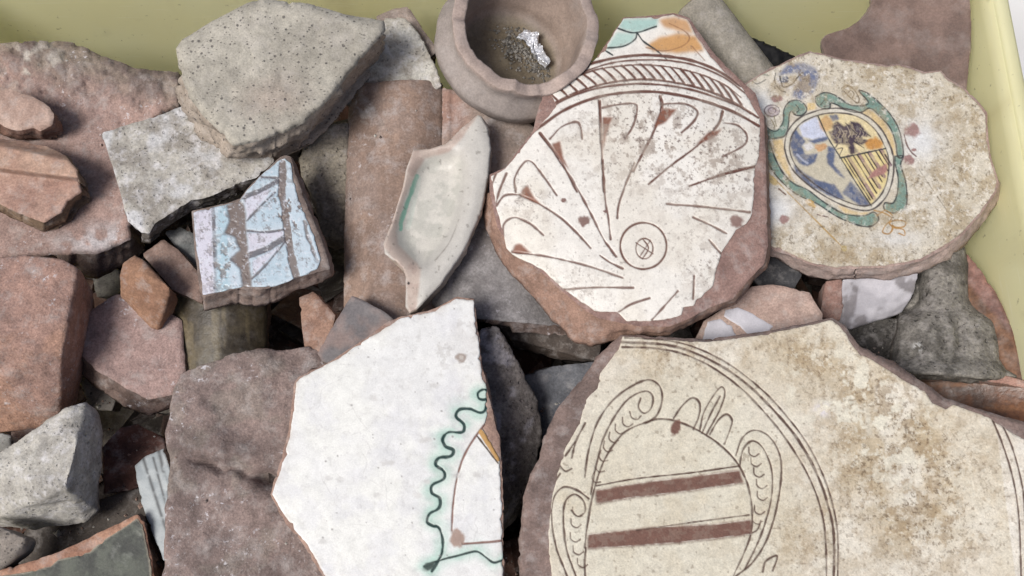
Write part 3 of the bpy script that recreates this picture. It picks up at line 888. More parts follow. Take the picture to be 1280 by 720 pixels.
pl_gr = Plane((110, 700), -26, 0.0, 0.06)
e = empty('glazed_sherd', P(110, 700, -45)); tag(e, 'dark mottled green-grey glazed sherd with an orange clay edge below the pale rock', 'sherd')
slab('clay_body', [(-20, 712), (20, 708), (75, 690), (120, 668), (172, 643), (180, 650, 6, 12), (190, 700, 14, 16), (198, 760), (-20, 770)], pl_gr, 17, colf=lambda x, y: mottle(x, y, (196, 142, 112), (170, 118, 92), 16, 75), side=(96, 74, 64), h=2, parent=e, jag=1.5, wav=0.2)
def green_face():
    ol = [(-20, 722), (30, 716), (62, 708), (72, 700), (112, 690), (128, 676), (150, 662), (171, 648), (178, 656), (187, 700), (194, 765), (-20, 765)]
    c = Canvas(ol, 1.5, (104, 108, 98), 9)
    c.put(sstep(0.3, 0.7, c.noise(22, 6, 0.75)), (78, 80, 76)); c.put(sstep(0.5, 0.75, c.noise(30, 6, 0.75)), (150, 152, 144), 0.7)
    c.put(np.clip(1.6 - c.dist(ol, 6, True) / 1.4, 0, 1), (190, 180, 160), 0.7)
    slab('glazed_face', ol, pl_gr, 1.0, canvas=c, lift=0.7, mat='dirty_slip', parent=e, jag=1.5, jscale=9, edge=1.5, edge_h=0.3, wav=0.2, rings=2, bottom=False, side=(190, 180, 160))
green_face()

o = rock('grey_pebble', [(-30, 655, -14), (0, 658, -12), (34, 672, -18), (30, 690, -24), (2, 712, -24), (-30, 720, -24)], c1=(150, 138, 130), c2=(126, 116, 110), mat='stone', base=(14, 0.8), amp=((0.01, 1.0), (0.004, 0.4)))
tag(o, 'grey-mauve stone tip in front of the pale wedge-shaped rock', 'stone')
o = rock('grey_pebble', [(-25, 545, -30), (0, 540, -28), (13, 543, -30), (14, 560, -34), (0, 572, -36), (-25, 575, -36)], c1=(170, 168, 166), c2=(140, 138, 136), mat='stone', base=(14, 0.8), amp=((0.01, 1.0), (0.004, 0.4)), voxel=1.0)
tag(o, 'tiny light grey pebble below the terracotta brick block', 'stone')
o = slab('sherd', [(14, 540), (60, 532), (70, 552), (40, 566), (16, 562)], Plane((40, 550), -46), 12, colf=lambda x, y: mottle(x, y, (130, 104, 94), (112, 90, 84), 20, 79), side=(90, 70, 62), h=2.5)
tag(o, 'brown sherd edge in the shadow below the terracotta brick block', 'sherd')
o = slab('sherd', [(10, 700), (40, 650), (120, 625), (175, 610), (190, 650), (130, 690), (60, 715)], Plane((100, 660), -56, 0.0, 0.08), 9, colf=lambda x, y: mottle(x, y, (96, 86, 80), (80, 72, 68), 30, 81), side=(70, 60, 56), h=3)
tag(o, 'dark grey-brown flat sherd lying in the hollow under the pale rock', 'sherd')
o = rock('grey_pebble', [(95, 470, -62), (118, 462, -60), (150, 490, -62), (140, 515, -64), (110, 510, -64)], c1=(128, 120, 114), c2=(104, 98, 94), mat='stone', base=(14, 0.8), amp=((0.01, 1.0), (0.004, 0.4)))
tag(o, 'dim grey stone down in the gap between brick block and mauve sherd', 'stone')
o = rock('grey_pebble', [(110, 330, -82), (150, 335, -80), (155, 365, -82), (120, 372, -84)], c1=(120, 116, 112), c2=(100, 96, 94), mat='stone', base=(16, 0.8), amp=((0.01, 1.0), (0.004, 0.4)))
tag(o, 'dim grey stone deep in the hole below the front edge of the pink slab', 'stone')

# ================================================================== middle
def h_tile(x, y):
    u = (x - 496 + (y - 250) * 0.03) / 92.0
    return -25 * u * u
def c_tile(x, y):
    c = mottle(x, y, (168, 136, 118), (150, 122, 108), 45, 91)
    g = (sstep(0.45, 0.62, fbm(x, y, 50, 4, 92)) * (0.35 + 0.4 * sstep(200, 380, y)))[..., None]
    c = c * (1 - g) + L((156, 136, 130)) * g
    w = (sstep(0.5, 0.62, fbm(x, y, 12, 4, 93)) * np.exp(-((x - 458) / 22) ** 2 - ((y - 138) / 26) ** 2) * 0.8)[..., None]
    c = c * (1 - w) + L((186, 176, 172)) * w
    return c * (0.84 + 0.32 * fbm(x * 6, y * 0.6, 30, 4, 94))[..., None]
o = slab('roof_tile', [(436, 112), (448, 104), (500, 100), (548, 100), (554, 106), (556, 180), (556, 300), (556, 400), (500, 420), (430, 410), (430, 300)], Plane((495, 240), -14, 0.0, 0.04), 13, colf=c_tile, hfun=h_tile, side=(140, 100, 86), mat='ware', jag=1.0, h=2.5, edge=5)
tag(o, 'curved reddish terracotta tile under the greenish white dish rim', 'tile')

def h_pot(x, y):
    u = (x - 610) / 100.0
    return -17 * u * u + 1.8 * sstep(566, 560, x)
def c_pot(x, y):
    c = mottle(x, y, (182, 158, 146), (162, 142, 132), 40, 95)
    g = sstep(230, 330, y + 30 * (fbm(x, y, 40, 3, 96) - 0.5))[..., None]
    c = c * (1 - g) + mottle(x, y, (148, 142, 144), (124, 118, 120), 40, 97) * g
    r = (sstep(600, 560, x - (y - 120) * 0.2) * sstep(200, 140, y) * 0.7)[..., None]
    return c * (1 - r) + L((172, 122, 104)) * r
o = slab('curved_sherd', [(553, 108), (580, 118), (622, 130), (655, 148), (668, 160), (700, 250), (730, 330), (742, 400, 0, 8), (700, 408, 0, 12), (640, 402, 0, 12), (560, 396), (540, 380), (552, 250)], Plane((620, 260), -15, -0.03, 0.03), 12, colf=c_pot, hfun=h_pot, side=(120, 98, 90), mat='ware', jag=1.2, h=2.5, edge=4)
tag(o, 'large curved grey-brown pot wall between the red tile and the shell-patterned sherd', 'sherd')

o = slab('pot_neck', [(440, 370), (452, 374), (480, 390), (492, 400), (480, 430), (440, 460), (402, 452), (397, 442), (415, 410), (430, 385)], Plane((440, 410), -8, 0.1, 0.1), 9, colf=lambda x, y: mottle(x, y, (146, 124, 120), (118, 112, 116), 30, 101),
         hfun=lambda x, y: 1.5 * np.exp(-(((x - 455) * 0.45 - (y - 378)) / 7.0) ** 2) - 3.0 * (((x - 445) * 0.9 + (y - 415) * 0.4) / 50) ** 2, side=(120, 98, 90), mat='plain', h=1.6, edge=3)
tag(o, 'grey-mauve flaring pot neck sherd tucked above the white green-waved sherd', 'sherd')

o = slab('sherd', [(374, 372), (392, 364), (420, 394), (410, 440), (384, 464, -2, 4), (380, 430)], Plane((395, 415), -22, 0.2, 0.0), 9, colf=lambda x, y: mottle(x, y, (172, 130, 108), (150, 110, 92), 24, 103), side=(176, 128, 104), h=2)
tag(o, 'thin upright light brown terracotta strip below the blue painted tile', 'sherd')

# --- dish rim fragment
R = Z(420, 100, 2.118)
def rim_fragment():
    ol = R([(375, 92), (385, 95), (402, 125), (411, 180), (405, 250), (385, 350), (340, 450), (280, 540), (215, 608), (195, 618), (184, 600), (185, 520), (178, 500), (130, 460), (125, 435), (150, 370), (175, 290), (185, 240), (205, 185), (250, 182), (290, 170), (330, 130)])
    well = R([(235, 212), (270, 208), (330, 205), (335, 260), (325, 330), (300, 400), (265, 460), (232, 488), (200, 470), (165, 430), (163, 380), (185, 320), (212, 250)])
    c = Canvas(ol, 1.0, (200, 195, 186), 12)
    m = inside(cr(well, 6, True), c.X, c.Y).astype(float)
    c.hgt += -9.0 * blur(m, 9)
    rimm = inside(R([(375, 92), (411, 180), (405, 250), (340, 450), (215, 608), (215, 520), (230, 490), (300, 400), (335, 260), (330, 205), (345, 180)]), c.X, c.Y).astype(float)
    c.hgt += 2.0 * blur(rimm, 5)
    c.put(sstep(0.4, 0.6, c.noise(24)), (206, 202, 194), 0.8)
    c.put(blur(m, 2), (212, 208, 198))
    c.put(blur(m, 2) * sstep(0.5, 0.65, c.noise(16)), (196, 194, 184))
    c.put(blur(rimm, 1), (202, 198, 190), 0.8)
    c.line(R([(214, 255), (195, 310), (175, 365), (172, 395)]), 6, (122, 178, 156), 0.9, wob=0.8)
    c.line(R([(218, 260), (205, 330), (190, 390)]), 7, (186, 202, 190), 0.4, wob=0.8)
    c.line(R([(265, 475), (300, 430), (325, 370)]), 1.2, (110, 100, 90), 0.7, wear=0.8)
    left = inside(R([(205, 185), (290, 170), (330, 130), (375, 92), (330, 160), (300, 190), (235, 208), (210, 250), (180, 320), (160, 400), (165, 435), (210, 480), (225, 500), (212, 610), (190, 618), (184, 520), (125, 440)]), c.X, c.Y).astype(float)
    c.put(blur(left, 1), (198, 178, 164), 0.9); c.put(blur(left, 1) * sstep(0.5, 0.62, c.noise(12)), (182, 160, 148), 0.7)
    c.spot(*R([(192, 538)])[0], 1.6, 1.8, (40, 35, 35)); c.put(sstep(0.82, 0.88, c.noise(5, 2)), (120, 115, 105), 0.5)
    o = slab('dish_rim', ol, Plane((550, 270), 0, 0.05, 0.02), 9, canvas=c, mat='slip', side=(196, 176, 160), jag=0.8, edge=3, edge_h=1.0, wav=0.3)
    tag(o, 'crescent-shaped greenish white glazed dish rim with a hollow well and a green streak', 'sherd')
rim_fragment()

# --- white lumps behind
def mort_col(V, C, nr):
    d = sstep(0.42, 0.58, fbm3(V, 0.01, 4, 105))[:, None]
    return C * (1 - 0.35 * d) + L((160, 142, 122)) * 0.35 * d
o = rock('mortar_lump', [(468, 60, -10), (480, 22, -8), (505, 20, -6), (524, 40, -8), (545, 80, -12), (555, 108, -16), (520, 125, -20), (460, 115, -22), (430, 130, -24)], c1=(206, 202, 194), c2=(188, 182, 172), mat='plaster', base=(24, 0.9), colf=mort_col, amp=((0.012, 1.4), (0.004, 0.7)))
tag(o, 'white mortar-covered lump behind the big pitted grey stone', 'stone')
o = slab('sherd', [(470, 20), (490, 12), (510, 8), (528, 36), (548, 62), (530, 80), (480, 60)], Plane((510, 40), -16), 14, colf=lambda x, y: mottle(x, y, (170, 150, 142), (150, 132, 126), 24, 107), side=(120, 100, 94), h=2.5)
tag(o, 'dull pink sherd corner peeking out behind the white mortar lump', 'sherd')

# --- pot with foot
def bowl():
    ax = np.array([0.30, 0.05, 1.0]); ax /= np.linalg.norm(ax)
    ctr = P(656, 34, 15) - ax * 0.036
    e = empty('broken_pot', ctr); tag(e, 'round pink-grey pot base with thick broken wall, holding grit and a silver scrap', 'pot')
    prof = [(0.01, 5), (10, 5), (22, 5.3), (27, 6.5), (29.0, 9), (30.2, 13), (30.4, 18), (31.2, 19), (31.6, 25), (32, 31), (32.2, 35.6), (32.4, 36), (33.2, 36.1), (36, 36.3), (38.6, 35.9), (39.0, 35.6), (39.0, 34.5), (38.4, 30), (38.6, 26.5),
            (39.6, 24.5), (43.6, 19), (44.4, 17.2), (44.2, 15), (42, 8), (36, 1), (28, -3), (20, -4), (0.01, -4)]
    def onfloor(px, py):
        d = rays(px, py); c0 = ctr + ax * 0.0058
        return CAM + d * ((c0 - CAM) @ ax / (d @ ax))
    def rimf(t, r, h):
        k = np.clip((h - 12) / 20, 0, 1)
        return k * (9.0 * np.clip(np.cos(t - 3.75), -0.35, 1) + 1.6 * np.sin(t * 2 + 2.6) + 0.7 * np.sin(t * 5 + 1) + 3.2 * (vnoise(t * 4, t * 0 + 3.0, None, 9) - 0.5) + 1.4 * (vnoise(t * 14, t * 0 + 5.0, None, 9) - 0.5))
    def colf(r, h, t, V):
        n = fbm3(V, 0.015, 4, 111)[:, None]
        c = L((162, 148, 142)) * (0.8 + 0.4 * n)
        fl = (sstep(31, 26, r) * sstep(10, 6, h) * (h > 1))[:, None]
        c = c * (1 - fl) + L((132, 116, 92)) * (0.7 + 0.6 * n) * fl
        inn = (sstep(32.8, 32.0, r) * sstep(6, 11, h))[:, None] * 0.8
        c = c * (1 - inn) + L((160, 134, 118)) * (0.75 + 0.5 * n) * inn
        rm = (sstep(32, 35, h) * sstep(32, 33, r))[:, None]
        return c * (1 - rm) + L((184, 160, 150)) * rm
    lathe('pot_body', prof, ctr, ax, colf, 'plain', rimf=rimf, parent=e, wob=1.3)
    # grit lying in it
    rg = np.random.RandomState(3)
    ico = np.array([(1, 0, 0), (-1, 0, 0), (0, 1, 0), (0, -1, 0), (0, 0, 1), (0, 0, -1)], float)
    tri = np.array([(0, 2, 4), (2, 1, 4), (1, 3, 4), (3, 0, 4), (2, 0, 5), (1, 2, 5), (3, 1, 5), (0, 3, 5)])
    V = []; T_ = []; C = []; i = 0
    a = onfloor(628, 42); b = onfloor(688, 88)
    while i < 420:
        t = rg.uniform(0, 1); s = rg.normal(0, 0.006, 2)
        q = a * (1 - t) + b * t + np.array([s[0], s[1], 0])
        rel = q - ctr; hgt = rel - ax * rel.dot(ax)
        if np.linalg.norm(hgt) > 0.029: continue
        q = ctr + hgt + ax * 0.0056
        r = rg.uniform(0.0004, 0.0011) * (1.6 if rg.rand() < 0.1 else 1)
        V.append(q + ico * r * rg.uniform(0.6, 1.3, (6, 3))); T_.append(tri + 6 * i)
        C.append(np.ones((6, 3)) * L((150, 144, 138)) * rg.uniform(0.4, 1.25)); i += 1
    o = mesh_obj('grit', np.vstack(V), [], np.vstack(C), 'clay', smooth=False, tris=np.vstack(T_))
    tag(o, 'grey grit scattered on the floor of the round pot base', 'grit', kind='stuff')
    # silver scrap
    m, nt, bs = new_mat('silver_scrap')
    bs.inputs['Base Color'].default_value = (0.80, 0.81, 0.84, 1); bs.inputs['Metallic'].default_value = 0.75; bs.inputs['Roughness'].default_value = 0.38
    gx, gy = np.meshgrid(np.linspace(0, 1, 40), np.linspace(-1, 1, 22))
    path = cr([(648, 48), (664, 54), (666, 66), (672, 74), (682, 86)], 10)
    idx = np.clip((gx * (len(path) - 1)).astype(int), 0, len(path) - 1)
    wd = 7.5 * (1 - 0.55 * gx) * (0.7 + 0.6 * fbm(gx * 10, gy * 0, 1.0, 2, 5))
    px = path[idx, 0] + gy * wd * 0.8; py = path[idx, 1] - gy * wd * 0.75
    pts = np.array([onfloor(x_, y_) for x_, y_ in zip(px.ravel(), py.ravel())])
    zz = (fbm(gx.ravel() * 12, gy.ravel() * 5, 1.6, 3, 15) * 0.0085)
    pts = pts + np.outer(zz, ax)
    ids = np.arange(gx.size).reshape(gx.shape)
    q = np.stack([ids[:-1, :-1], ids[:-1, 1:], ids[1:, 1:], ids[1:, :-1]], -1).reshape(-1, 4)
    low = pts - ax * 0.0006
    o = mesh_obj('foil_scrap', np.vstack([pts, low]), np.vstack([q, q[:, ::-1] + gx.size]), (0.8, 0.8, 0.8), m, smooth=False)
    tag(o, 'crumpled bright silver scrap lying inside the round pot base', 'scrap')
bowl()

# ================================================================== shell-patterned sherd
FA = Z(600, 10, 3.132); FB = Z(600, 200, 3.0)
BR = (112, 76, 64)
pl_fan = Plane((790, 240), 10, 0.02, 0.03)
e = empty('slipware_sherd', P(790, 260, -8)); tag(e, 'large white slipware sherd incised with a fan of shell ribs round a small circle', 'sherd')
fan_body = [(779, 22), (812, 20), (842, 16), (862, 23), (886, 58), (896, 70), (930, 104), (944, 116), (955, 146, 2, 2), (958, 220, 3, 3), (960, 306, 3, 3), (955, 330, 4, 4), (934, 352, 4, 6), (916, 374, 4, 6), (884, 386, 3, 8), (858, 400, 2, 8), (838, 408, 0, 12), (800, 408, 0, 14), (776, 404, -6, 22), (748, 398, -8, 36), (732, 388, -14, 40), (705, 366, -12, 36), (676, 340, -12, 28), (640, 316, -12, 14), (622, 284, -15, 2), (612, 240, -8, 2), (612, 218), (632, 209), (666, 164), (677, 122), (689, 112), (728, 88), (744, 74), (758, 54)]
slab('clay_body', fan_body, pl_fan, 17, colf=lambda x, y: mottle(x, y, (164, 126, 116), (150, 114, 106), 30, 121), side=(166, 126, 106), h=2.2, jag=1.0, wav=0.15, edge=2.5, edge_h=0.6, parent=e, hfun=lambda x, y: -5.0 * sstep(60, 200, np.hypot(x - 790, y - 240)) ** 2)
def fan_face():
    ol = FA([(562, 42), (700, 36), (755, 27), (812, 46), (848, 112), (898, 182), (958, 252), (1028, 315), (1098, 442), (1090, 580)]) + \
        FB([(1028, 40), (1030, 90), (1020, 200), (998, 240), (960, 262), (930, 310), (905, 345), (890, 400), (872, 470), (800, 545), (762, 552), (755, 580), (720, 592), (640, 605), (550, 604), (530, 585), (515, 570), (430, 566), (400, 545), (320, 488), (230, 408), (122, 354), (100, 330), (62, 180), (42, 62)]) + \
        FA([(100, 630), (212, 490), (300, 385), (283, 345), (290, 326), (402, 252), (490, 162), (530, 90)])
    c = Canvas(ol, 0.9, (236, 230, 218), 20)
    c.put(sstep(0.4, 0.62, c.noise(60)), (242, 238, 230), 0.8)
    # coloured leaf ends
    c.fill(FA([(540, 80), (558, 42), (700, 38), (692, 72), (605, 100)]), (172, 205, 196), soft=2)
    c.fill(FA([(485, 165), (535, 95), (612, 100), (598, 132), (560, 150)]), (182, 210, 200), soft=2)
    c.fill(FA([(700, 45), (760, 32), (815, 48), (835, 100), (780, 92), (720, 75)]), (206, 160, 112), soft=2)
    c.fill(FA([(650, 150), (700, 115), (780, 98), (845, 110), (880, 168), (760, 178), (680, 170)]), (212, 160, 98), soft=2)
    for q in ([(535, 78), (605, 97), (690, 72)], [(490, 157), (560, 150), (605, 125), (615, 100)], [(615, 95), (640, 130), (690, 165), (735, 205)], [(480, 160), (520, 185)]):
        c.line(FA(q), 2.0, (52, 62, 62), depth=0.12)
    for q in ([(650, 155), (720, 168), (790, 150), (820, 120), (800, 90), (740, 60)], [(830, 150), (880, 205)]):
        c.line(FA(q), 1.3, (150, 105, 70), 0.8)
    # borders
    bt = cr(FA([(392, 262), (480, 236), (620, 222), (750, 232), (870, 262), (960, 302), (1022, 350)]), 16)
    bb = cr(FA([(290, 372), (400, 322), (520, 290), (640, 279), (760, 291), (880, 320), (980, 362), (1060, 412)]), 16)
    arcs = [([(425, 220), (520, 197), (620, 185), (720, 188), (830, 206), (930, 245), (1020, 305)], 3.2), ([(400, 250), (520, 214), (640, 203), (760, 208), (860, 230), (960, 275), (1040, 335)], 2.0)]
    for q, w in arcs:
        c.line(FA(q), w * 1.2, BR, depth=0.3)
    c.line(bt, 2.2, BR, smooth=False, depth=0.3); c.line(bb, 3.0, BR, smooth=False, depth=0.3)
    for k in range(20):
        x0 = 680 + k * 12.2
        yb = np.interp(x0 + 18, bb[:, 0], bb[:, 1]); yt = np.interp(x0, bt[:, 0], bt[:, 1]) if x0 > bt[0, 0] else yb - 15
        c.line([(x0, yt), (x0 + 9, (yt + yb) / 2 - 0.8), (x0 + 18, yb)], 3.0, BR, depth=0.3)
    c.line(FA([(262, 398), (360, 345), (470, 312), (590, 298), (700, 300), (820, 318), (930, 352), (1030, 392), (1090, 430)]), 2.8, BR, depth=0.3)
    c.line(FA([(215, 480), (330, 400), (450, 352), (560, 332), (680, 328), (800, 345), (900, 372), (1000, 410), (1092, 462)]), 3.8, BR, depth=0.3)
    # ribs
    for q in ([(235, 490), (310, 590), (380, 720)], [(468, 365), (474, 500), (485, 720)], [(705, 345), (712, 390), (682, 480), (600, 640)], [(950, 405), (930, 460), (850, 540), (750, 615), (660, 690)], [(1080, 620), (950, 652), (820, 697)]):
        c.line(FA(q), 2.7, BR, depth=0.3, wear=0.05)
        c.line(cr(FA(q))[:9], 4.0, BR, depth=0.3, smooth=False)
    for q in ([(298, 0), (350, 80), (410, 190), (460, 290), (510, 362)], [(460, 0), (470, 150), (482, 220), (490, 298)], [(515, 218), (520, 170), (545, 95), (580, 10)], [(700, 165), (830, 175), (920, 185), (1012, 196)], [(800, 215), (860, 242), (925, 276)], [(860, 300), (905, 352)],
              [(150, 130), (215, 160), (300, 215), (360, 270), (415, 330)], [(450, 358), (490, 385), (535, 407)], [(120, 345), (250, 362), (400, 396), (535, 442)], [(315, 486), (430, 478), (575, 479)], [(520, 570), (570, 540), (637, 518)], [(645, 600), (690, 550), (742, 492)], [(800, 520), (803, 435)]):
        c.line(FB(q), 2.6, BR, 0.95, depth=0.35, wear=0.06, wob=0.55)
    for q in ([(275, 512), (320, 465), (378, 445), (395, 470), (400, 512)], [(480, 390), (540, 378), (605, 375), (615, 400), (600, 460), (568, 512)], [(720, 376), (800, 375), (850, 402), (840, 440), (790, 488)], [(960, 450), (1010, 460), (1045, 500), (1030, 540), (950, 582)]):
        c.line(FA(q), 2.7, BR, 0.95, depth=0.35, wear=0.06, wob=0.55)
    for q in ([(135, 122), (130, 70), (160, 15), (190, 4), (230, 50), (288, 132)], [(86, 292), (90, 240), (130, 215), (190, 240), (238, 282)], [(62, 170), (95, 132), (150, 130)], [(58, 170), (75, 110), (100, 50)], [(40, 105), (60, 50)]):
        c.line(FB(q), 2.6, BR, 0.95, depth=0.35, wear=0.06, wob=0.55)
    for q in ([(482, 425), (517, 428), (495, 500), (482, 580)], [(712, 392), (765, 395), (722, 450), (684, 470)], [(895, 485), (942, 472), (925, 500), (855, 538)], [(285, 530), (316, 520), (322, 570), (345, 640), (300, 575)]):
        c.fill([(np.mean([r[0] for r in FA(q)]) + (r[0] - np.mean([s[0] for s in FA(q)])) * 1.2, r[1]) for r in FA(q)], (138, 88, 68), soft=1, depth=0.4)
    for q in ([(155, 112), (178, 92), (198, 130), (228, 168), (150, 138)], [(133, 316), (150, 312), (195, 348), (120, 346)]):
        c.fill(FB(q), (142, 92, 70), soft=1, depth=0.4)
    t = np.linspace(0, 2 * math.pi, 50)
    c.line(FB(list(zip(613 + 87 * np.cos(t), 322 + 87 * np.sin(t)))), 2.6, BR, smooth=False, depth=0.3)
    c.line(FB(list(zip(617 + 32 * np.cos(t), 332 + 38 * np.sin(t)))), 1.8, BR, smooth=False, depth=0.3)
    for q in ([(585, 310), (650, 352)], [(640, 300), (600, 362)], [(610, 295), (632, 330), (610, 370)]):
        c.line(FB(q), 1.5, BR, depth=0.2)
    for x, y, r in ((390, 228, 20), (315, 152, 9), (470, 192, 7)):
        p = FB([(x, y)])[0]; c.spot(p[0], p[1], r / 3 * 1.1, r / 3 * 0.9, (140, 110, 102), wob=0.5)
    p = FB([(963, 228)])[0]; c.spot(p[0], p[1], 9, 7, (140, 105, 98), wob=0.5)
    # grime
    reg = 0.10 + 0.9 * c.gauss(800, 165, 70, 65) + 0.8 * c.gauss(905, 200, 60, 60) + 0.5 * c.gauss(660, 250, 30, 30) + 0.5 * c.gauss(880, 330, 30, 40) + 0.35 * c.gauss(720, 360, 50, 25)
    g1 = sstep(0.50, 0.64, c.noise(11, 5, 0.7)) * np.clip(reg, 0, 1)
    c.put(g1, (168, 152, 138), 0.8)
    g2 = sstep(0.62, 0.72, c.noise(4, 4, 0.75)) * np.clip(reg * 1.3, 0, 1)
    c.put(g2, (112, 92, 84), 0.8)
    c.put(sstep(0.45, 0.7, c.noise(70)) * np.clip(reg, 0, 1), (214, 204, 186), 0.5)
    c.put(sstep(0.80, 0.86, c.noise(4, 2)), (120, 105, 98), 0.4)
    hf = lambda x, y: -5.0 * sstep(60, 200, np.hypot(x - 790, y - 240)) ** 2
    slab('slip_face', ol, pl_fan, 1.2, canvas=c, lift=0.8, hfun=hf, mat='slip', parent=e, jag=1.3, jscale=8, edge=1.6, edge_h=0.35, wav=0.15, rings=2, bottom=False, side=(225, 215, 200))
fan_face()
# ================================================================== right side
# --- grey tube handle
def tube(name, p0, p1, r0, r1, colf, mat, n=72, m=60, wob=0.3, hole=0.55):
    _seed[0] += 1
    p0, p1 = np.asarray(p0), np.asarray(p1)
    ax = p1 - p0; ln = np.linalg.norm(ax); ax /= ln
    u = np.cross(ax, (0, 0, 1)); u /= np.linalg.norm(u); v = np.cross(u, ax)
    prof = [(0.0, r0 * 0.10), (-0.0006, r0 * 0.26), (0.0012, r0 * 0.38), (-0.0003, r0 * 0.52), (0.0006, r0 * 0.68), (-0.0006, r0 * 0.82), (0.0, r0 * 0.93), (0.0015, r0 * 1.0)]
    for k in range(1, m + 1):
        t = k / m; prof.append((0.0015 + t * (ln - 0.003), r0 * (1 - t) + r1 * t))
    prof += [(ln, r1 * 0.9), (ln, 0.0001)]
    th = np.linspace(0, 2 * math.pi, n, endpoint=False)
    V = np.array([p0 + ax * a + r * (math.cos(t) * u + math.sin(t) * v) for a, r in prof for t in th])
    V = V + ((fbm3(V, 0.01, 3, _seed[0]) - 0.5) * 2e-3 * wob)[:, None] * np.array([0, 0, 1.0])
    ids = np.arange(len(prof) * n).reshape(len(prof), n)
    q = np.stack([ids[:-1], np.roll(ids[:-1], -1, 1), np.roll(ids[1:], -1, 1), ids[1:]], -1).reshape(-1, 4)
    s = np.repeat(np.arange(len(prof)), n)
    return mesh_obj(name, V, q, colf(V, s), mat)
def tube_col(V, s):
    n = fbm3(V, 0.012, 4, 131)[:, None]
    c = L((158, 150, 138)) * (0.85 + 0.3 * n)
    d = (s < 6)[:, None]
    return np.where(d, L((120, 105, 96)) * (0.6 + 0.5 * n), c)
o = tube('tubular_sherd', P(868, 2, -16), P(962, 128, -34), 0.0128, 0.0135, tube_col, 'clay')
tag(o, 'straight grey cylindrical pot handle leaning on the back wall', 'handle')

o = rock('dark_sherd', [(920, 44, -20), (938, 44, -18), (960, 60, -22), (1002, 72, -24), (1000, 100, -30), (955, 95, -28), (930, 60, -24)], c1=(26, 24, 24), c2=(18, 17, 17), mat='slip', base=(14, 0.9), amp=((0.01, 0.8), (0.004, 0.4)))
tag(o, 'black burnt sherd between the grey handle and the shield-painted dish', 'sherd')

# --- curved brown sherd in the corner
def h_br(x, y): return 5 * ((x - 1120) / 90.0) ** 2
o = slab('curved_sherd', [(1028, 60), (1034, 44), (1062, 34), (1085, 14), (1095, -14), (1130, -30), (1205, -30), (1212, 0), (1214, 40), (1208, 110), (1200, 140), (1120, 130), (1050, 95)], Plane((1120, 50), -12, 0.06, 0.25), 6,
         colf=lambda x, y: mottle(x, y, (140, 112, 102), (118, 94, 86), 40, 141), hfun=h_br, side=(170, 150, 140), mat='plain', h=2.5, jag=1.0, edge=3, smooth_outline=True)
tag(o, 'curved dark purple-brown pot wall standing in the corner of the crate', 'sherd')

# --- shield dish
S1 = Z(930, 60, 4.8); S2 = lambda pts: S1([(p[0], p[1] + 624) for p in pts])
pl_sh = Plane((1100, 210), -7, 0.03, 0.04)
e = empty('painted_dish', P(1100, 210, -22)); tag(e, 'round dish base painted with a coat of arms in a green scrolled frame', 'dish')
sh_ol = [(926, 108), (953, 91), (975, 80), (999, 69), (1013, 64), (1028, 67), (1055, 74), (1088, 78), (1109, 82), (1122, 80), (1138, 84), (1156, 90), (1176, 88), (1184, 97), (1205, 109), (1222, 126), (1234, 141), (1236, 176), (1240, 202), (1249, 227, 1, 5), (1246, 240, 3, 10), (1226, 268, 3, 12), (1205, 293, 3, 13), (1184, 309, 2, 13), (1151, 327, 0, 14), (1105, 335, 0, 14), (1047, 337, 0, 13), (1013, 331, -2, 14), (986, 319, -3, 14), (963, 312, -3, 6), (935, 300), (925, 200)]
slab('clay_body', sh_ol, pl_sh, 15, colf=lambda x, y: mottle(x, y, (176, 146, 136), (160, 130, 122), 30, 143), side=(200, 172, 164), h=2.4, jag=0.8, wav=0.15, edge=2, edge_h=0.4, parent=e)
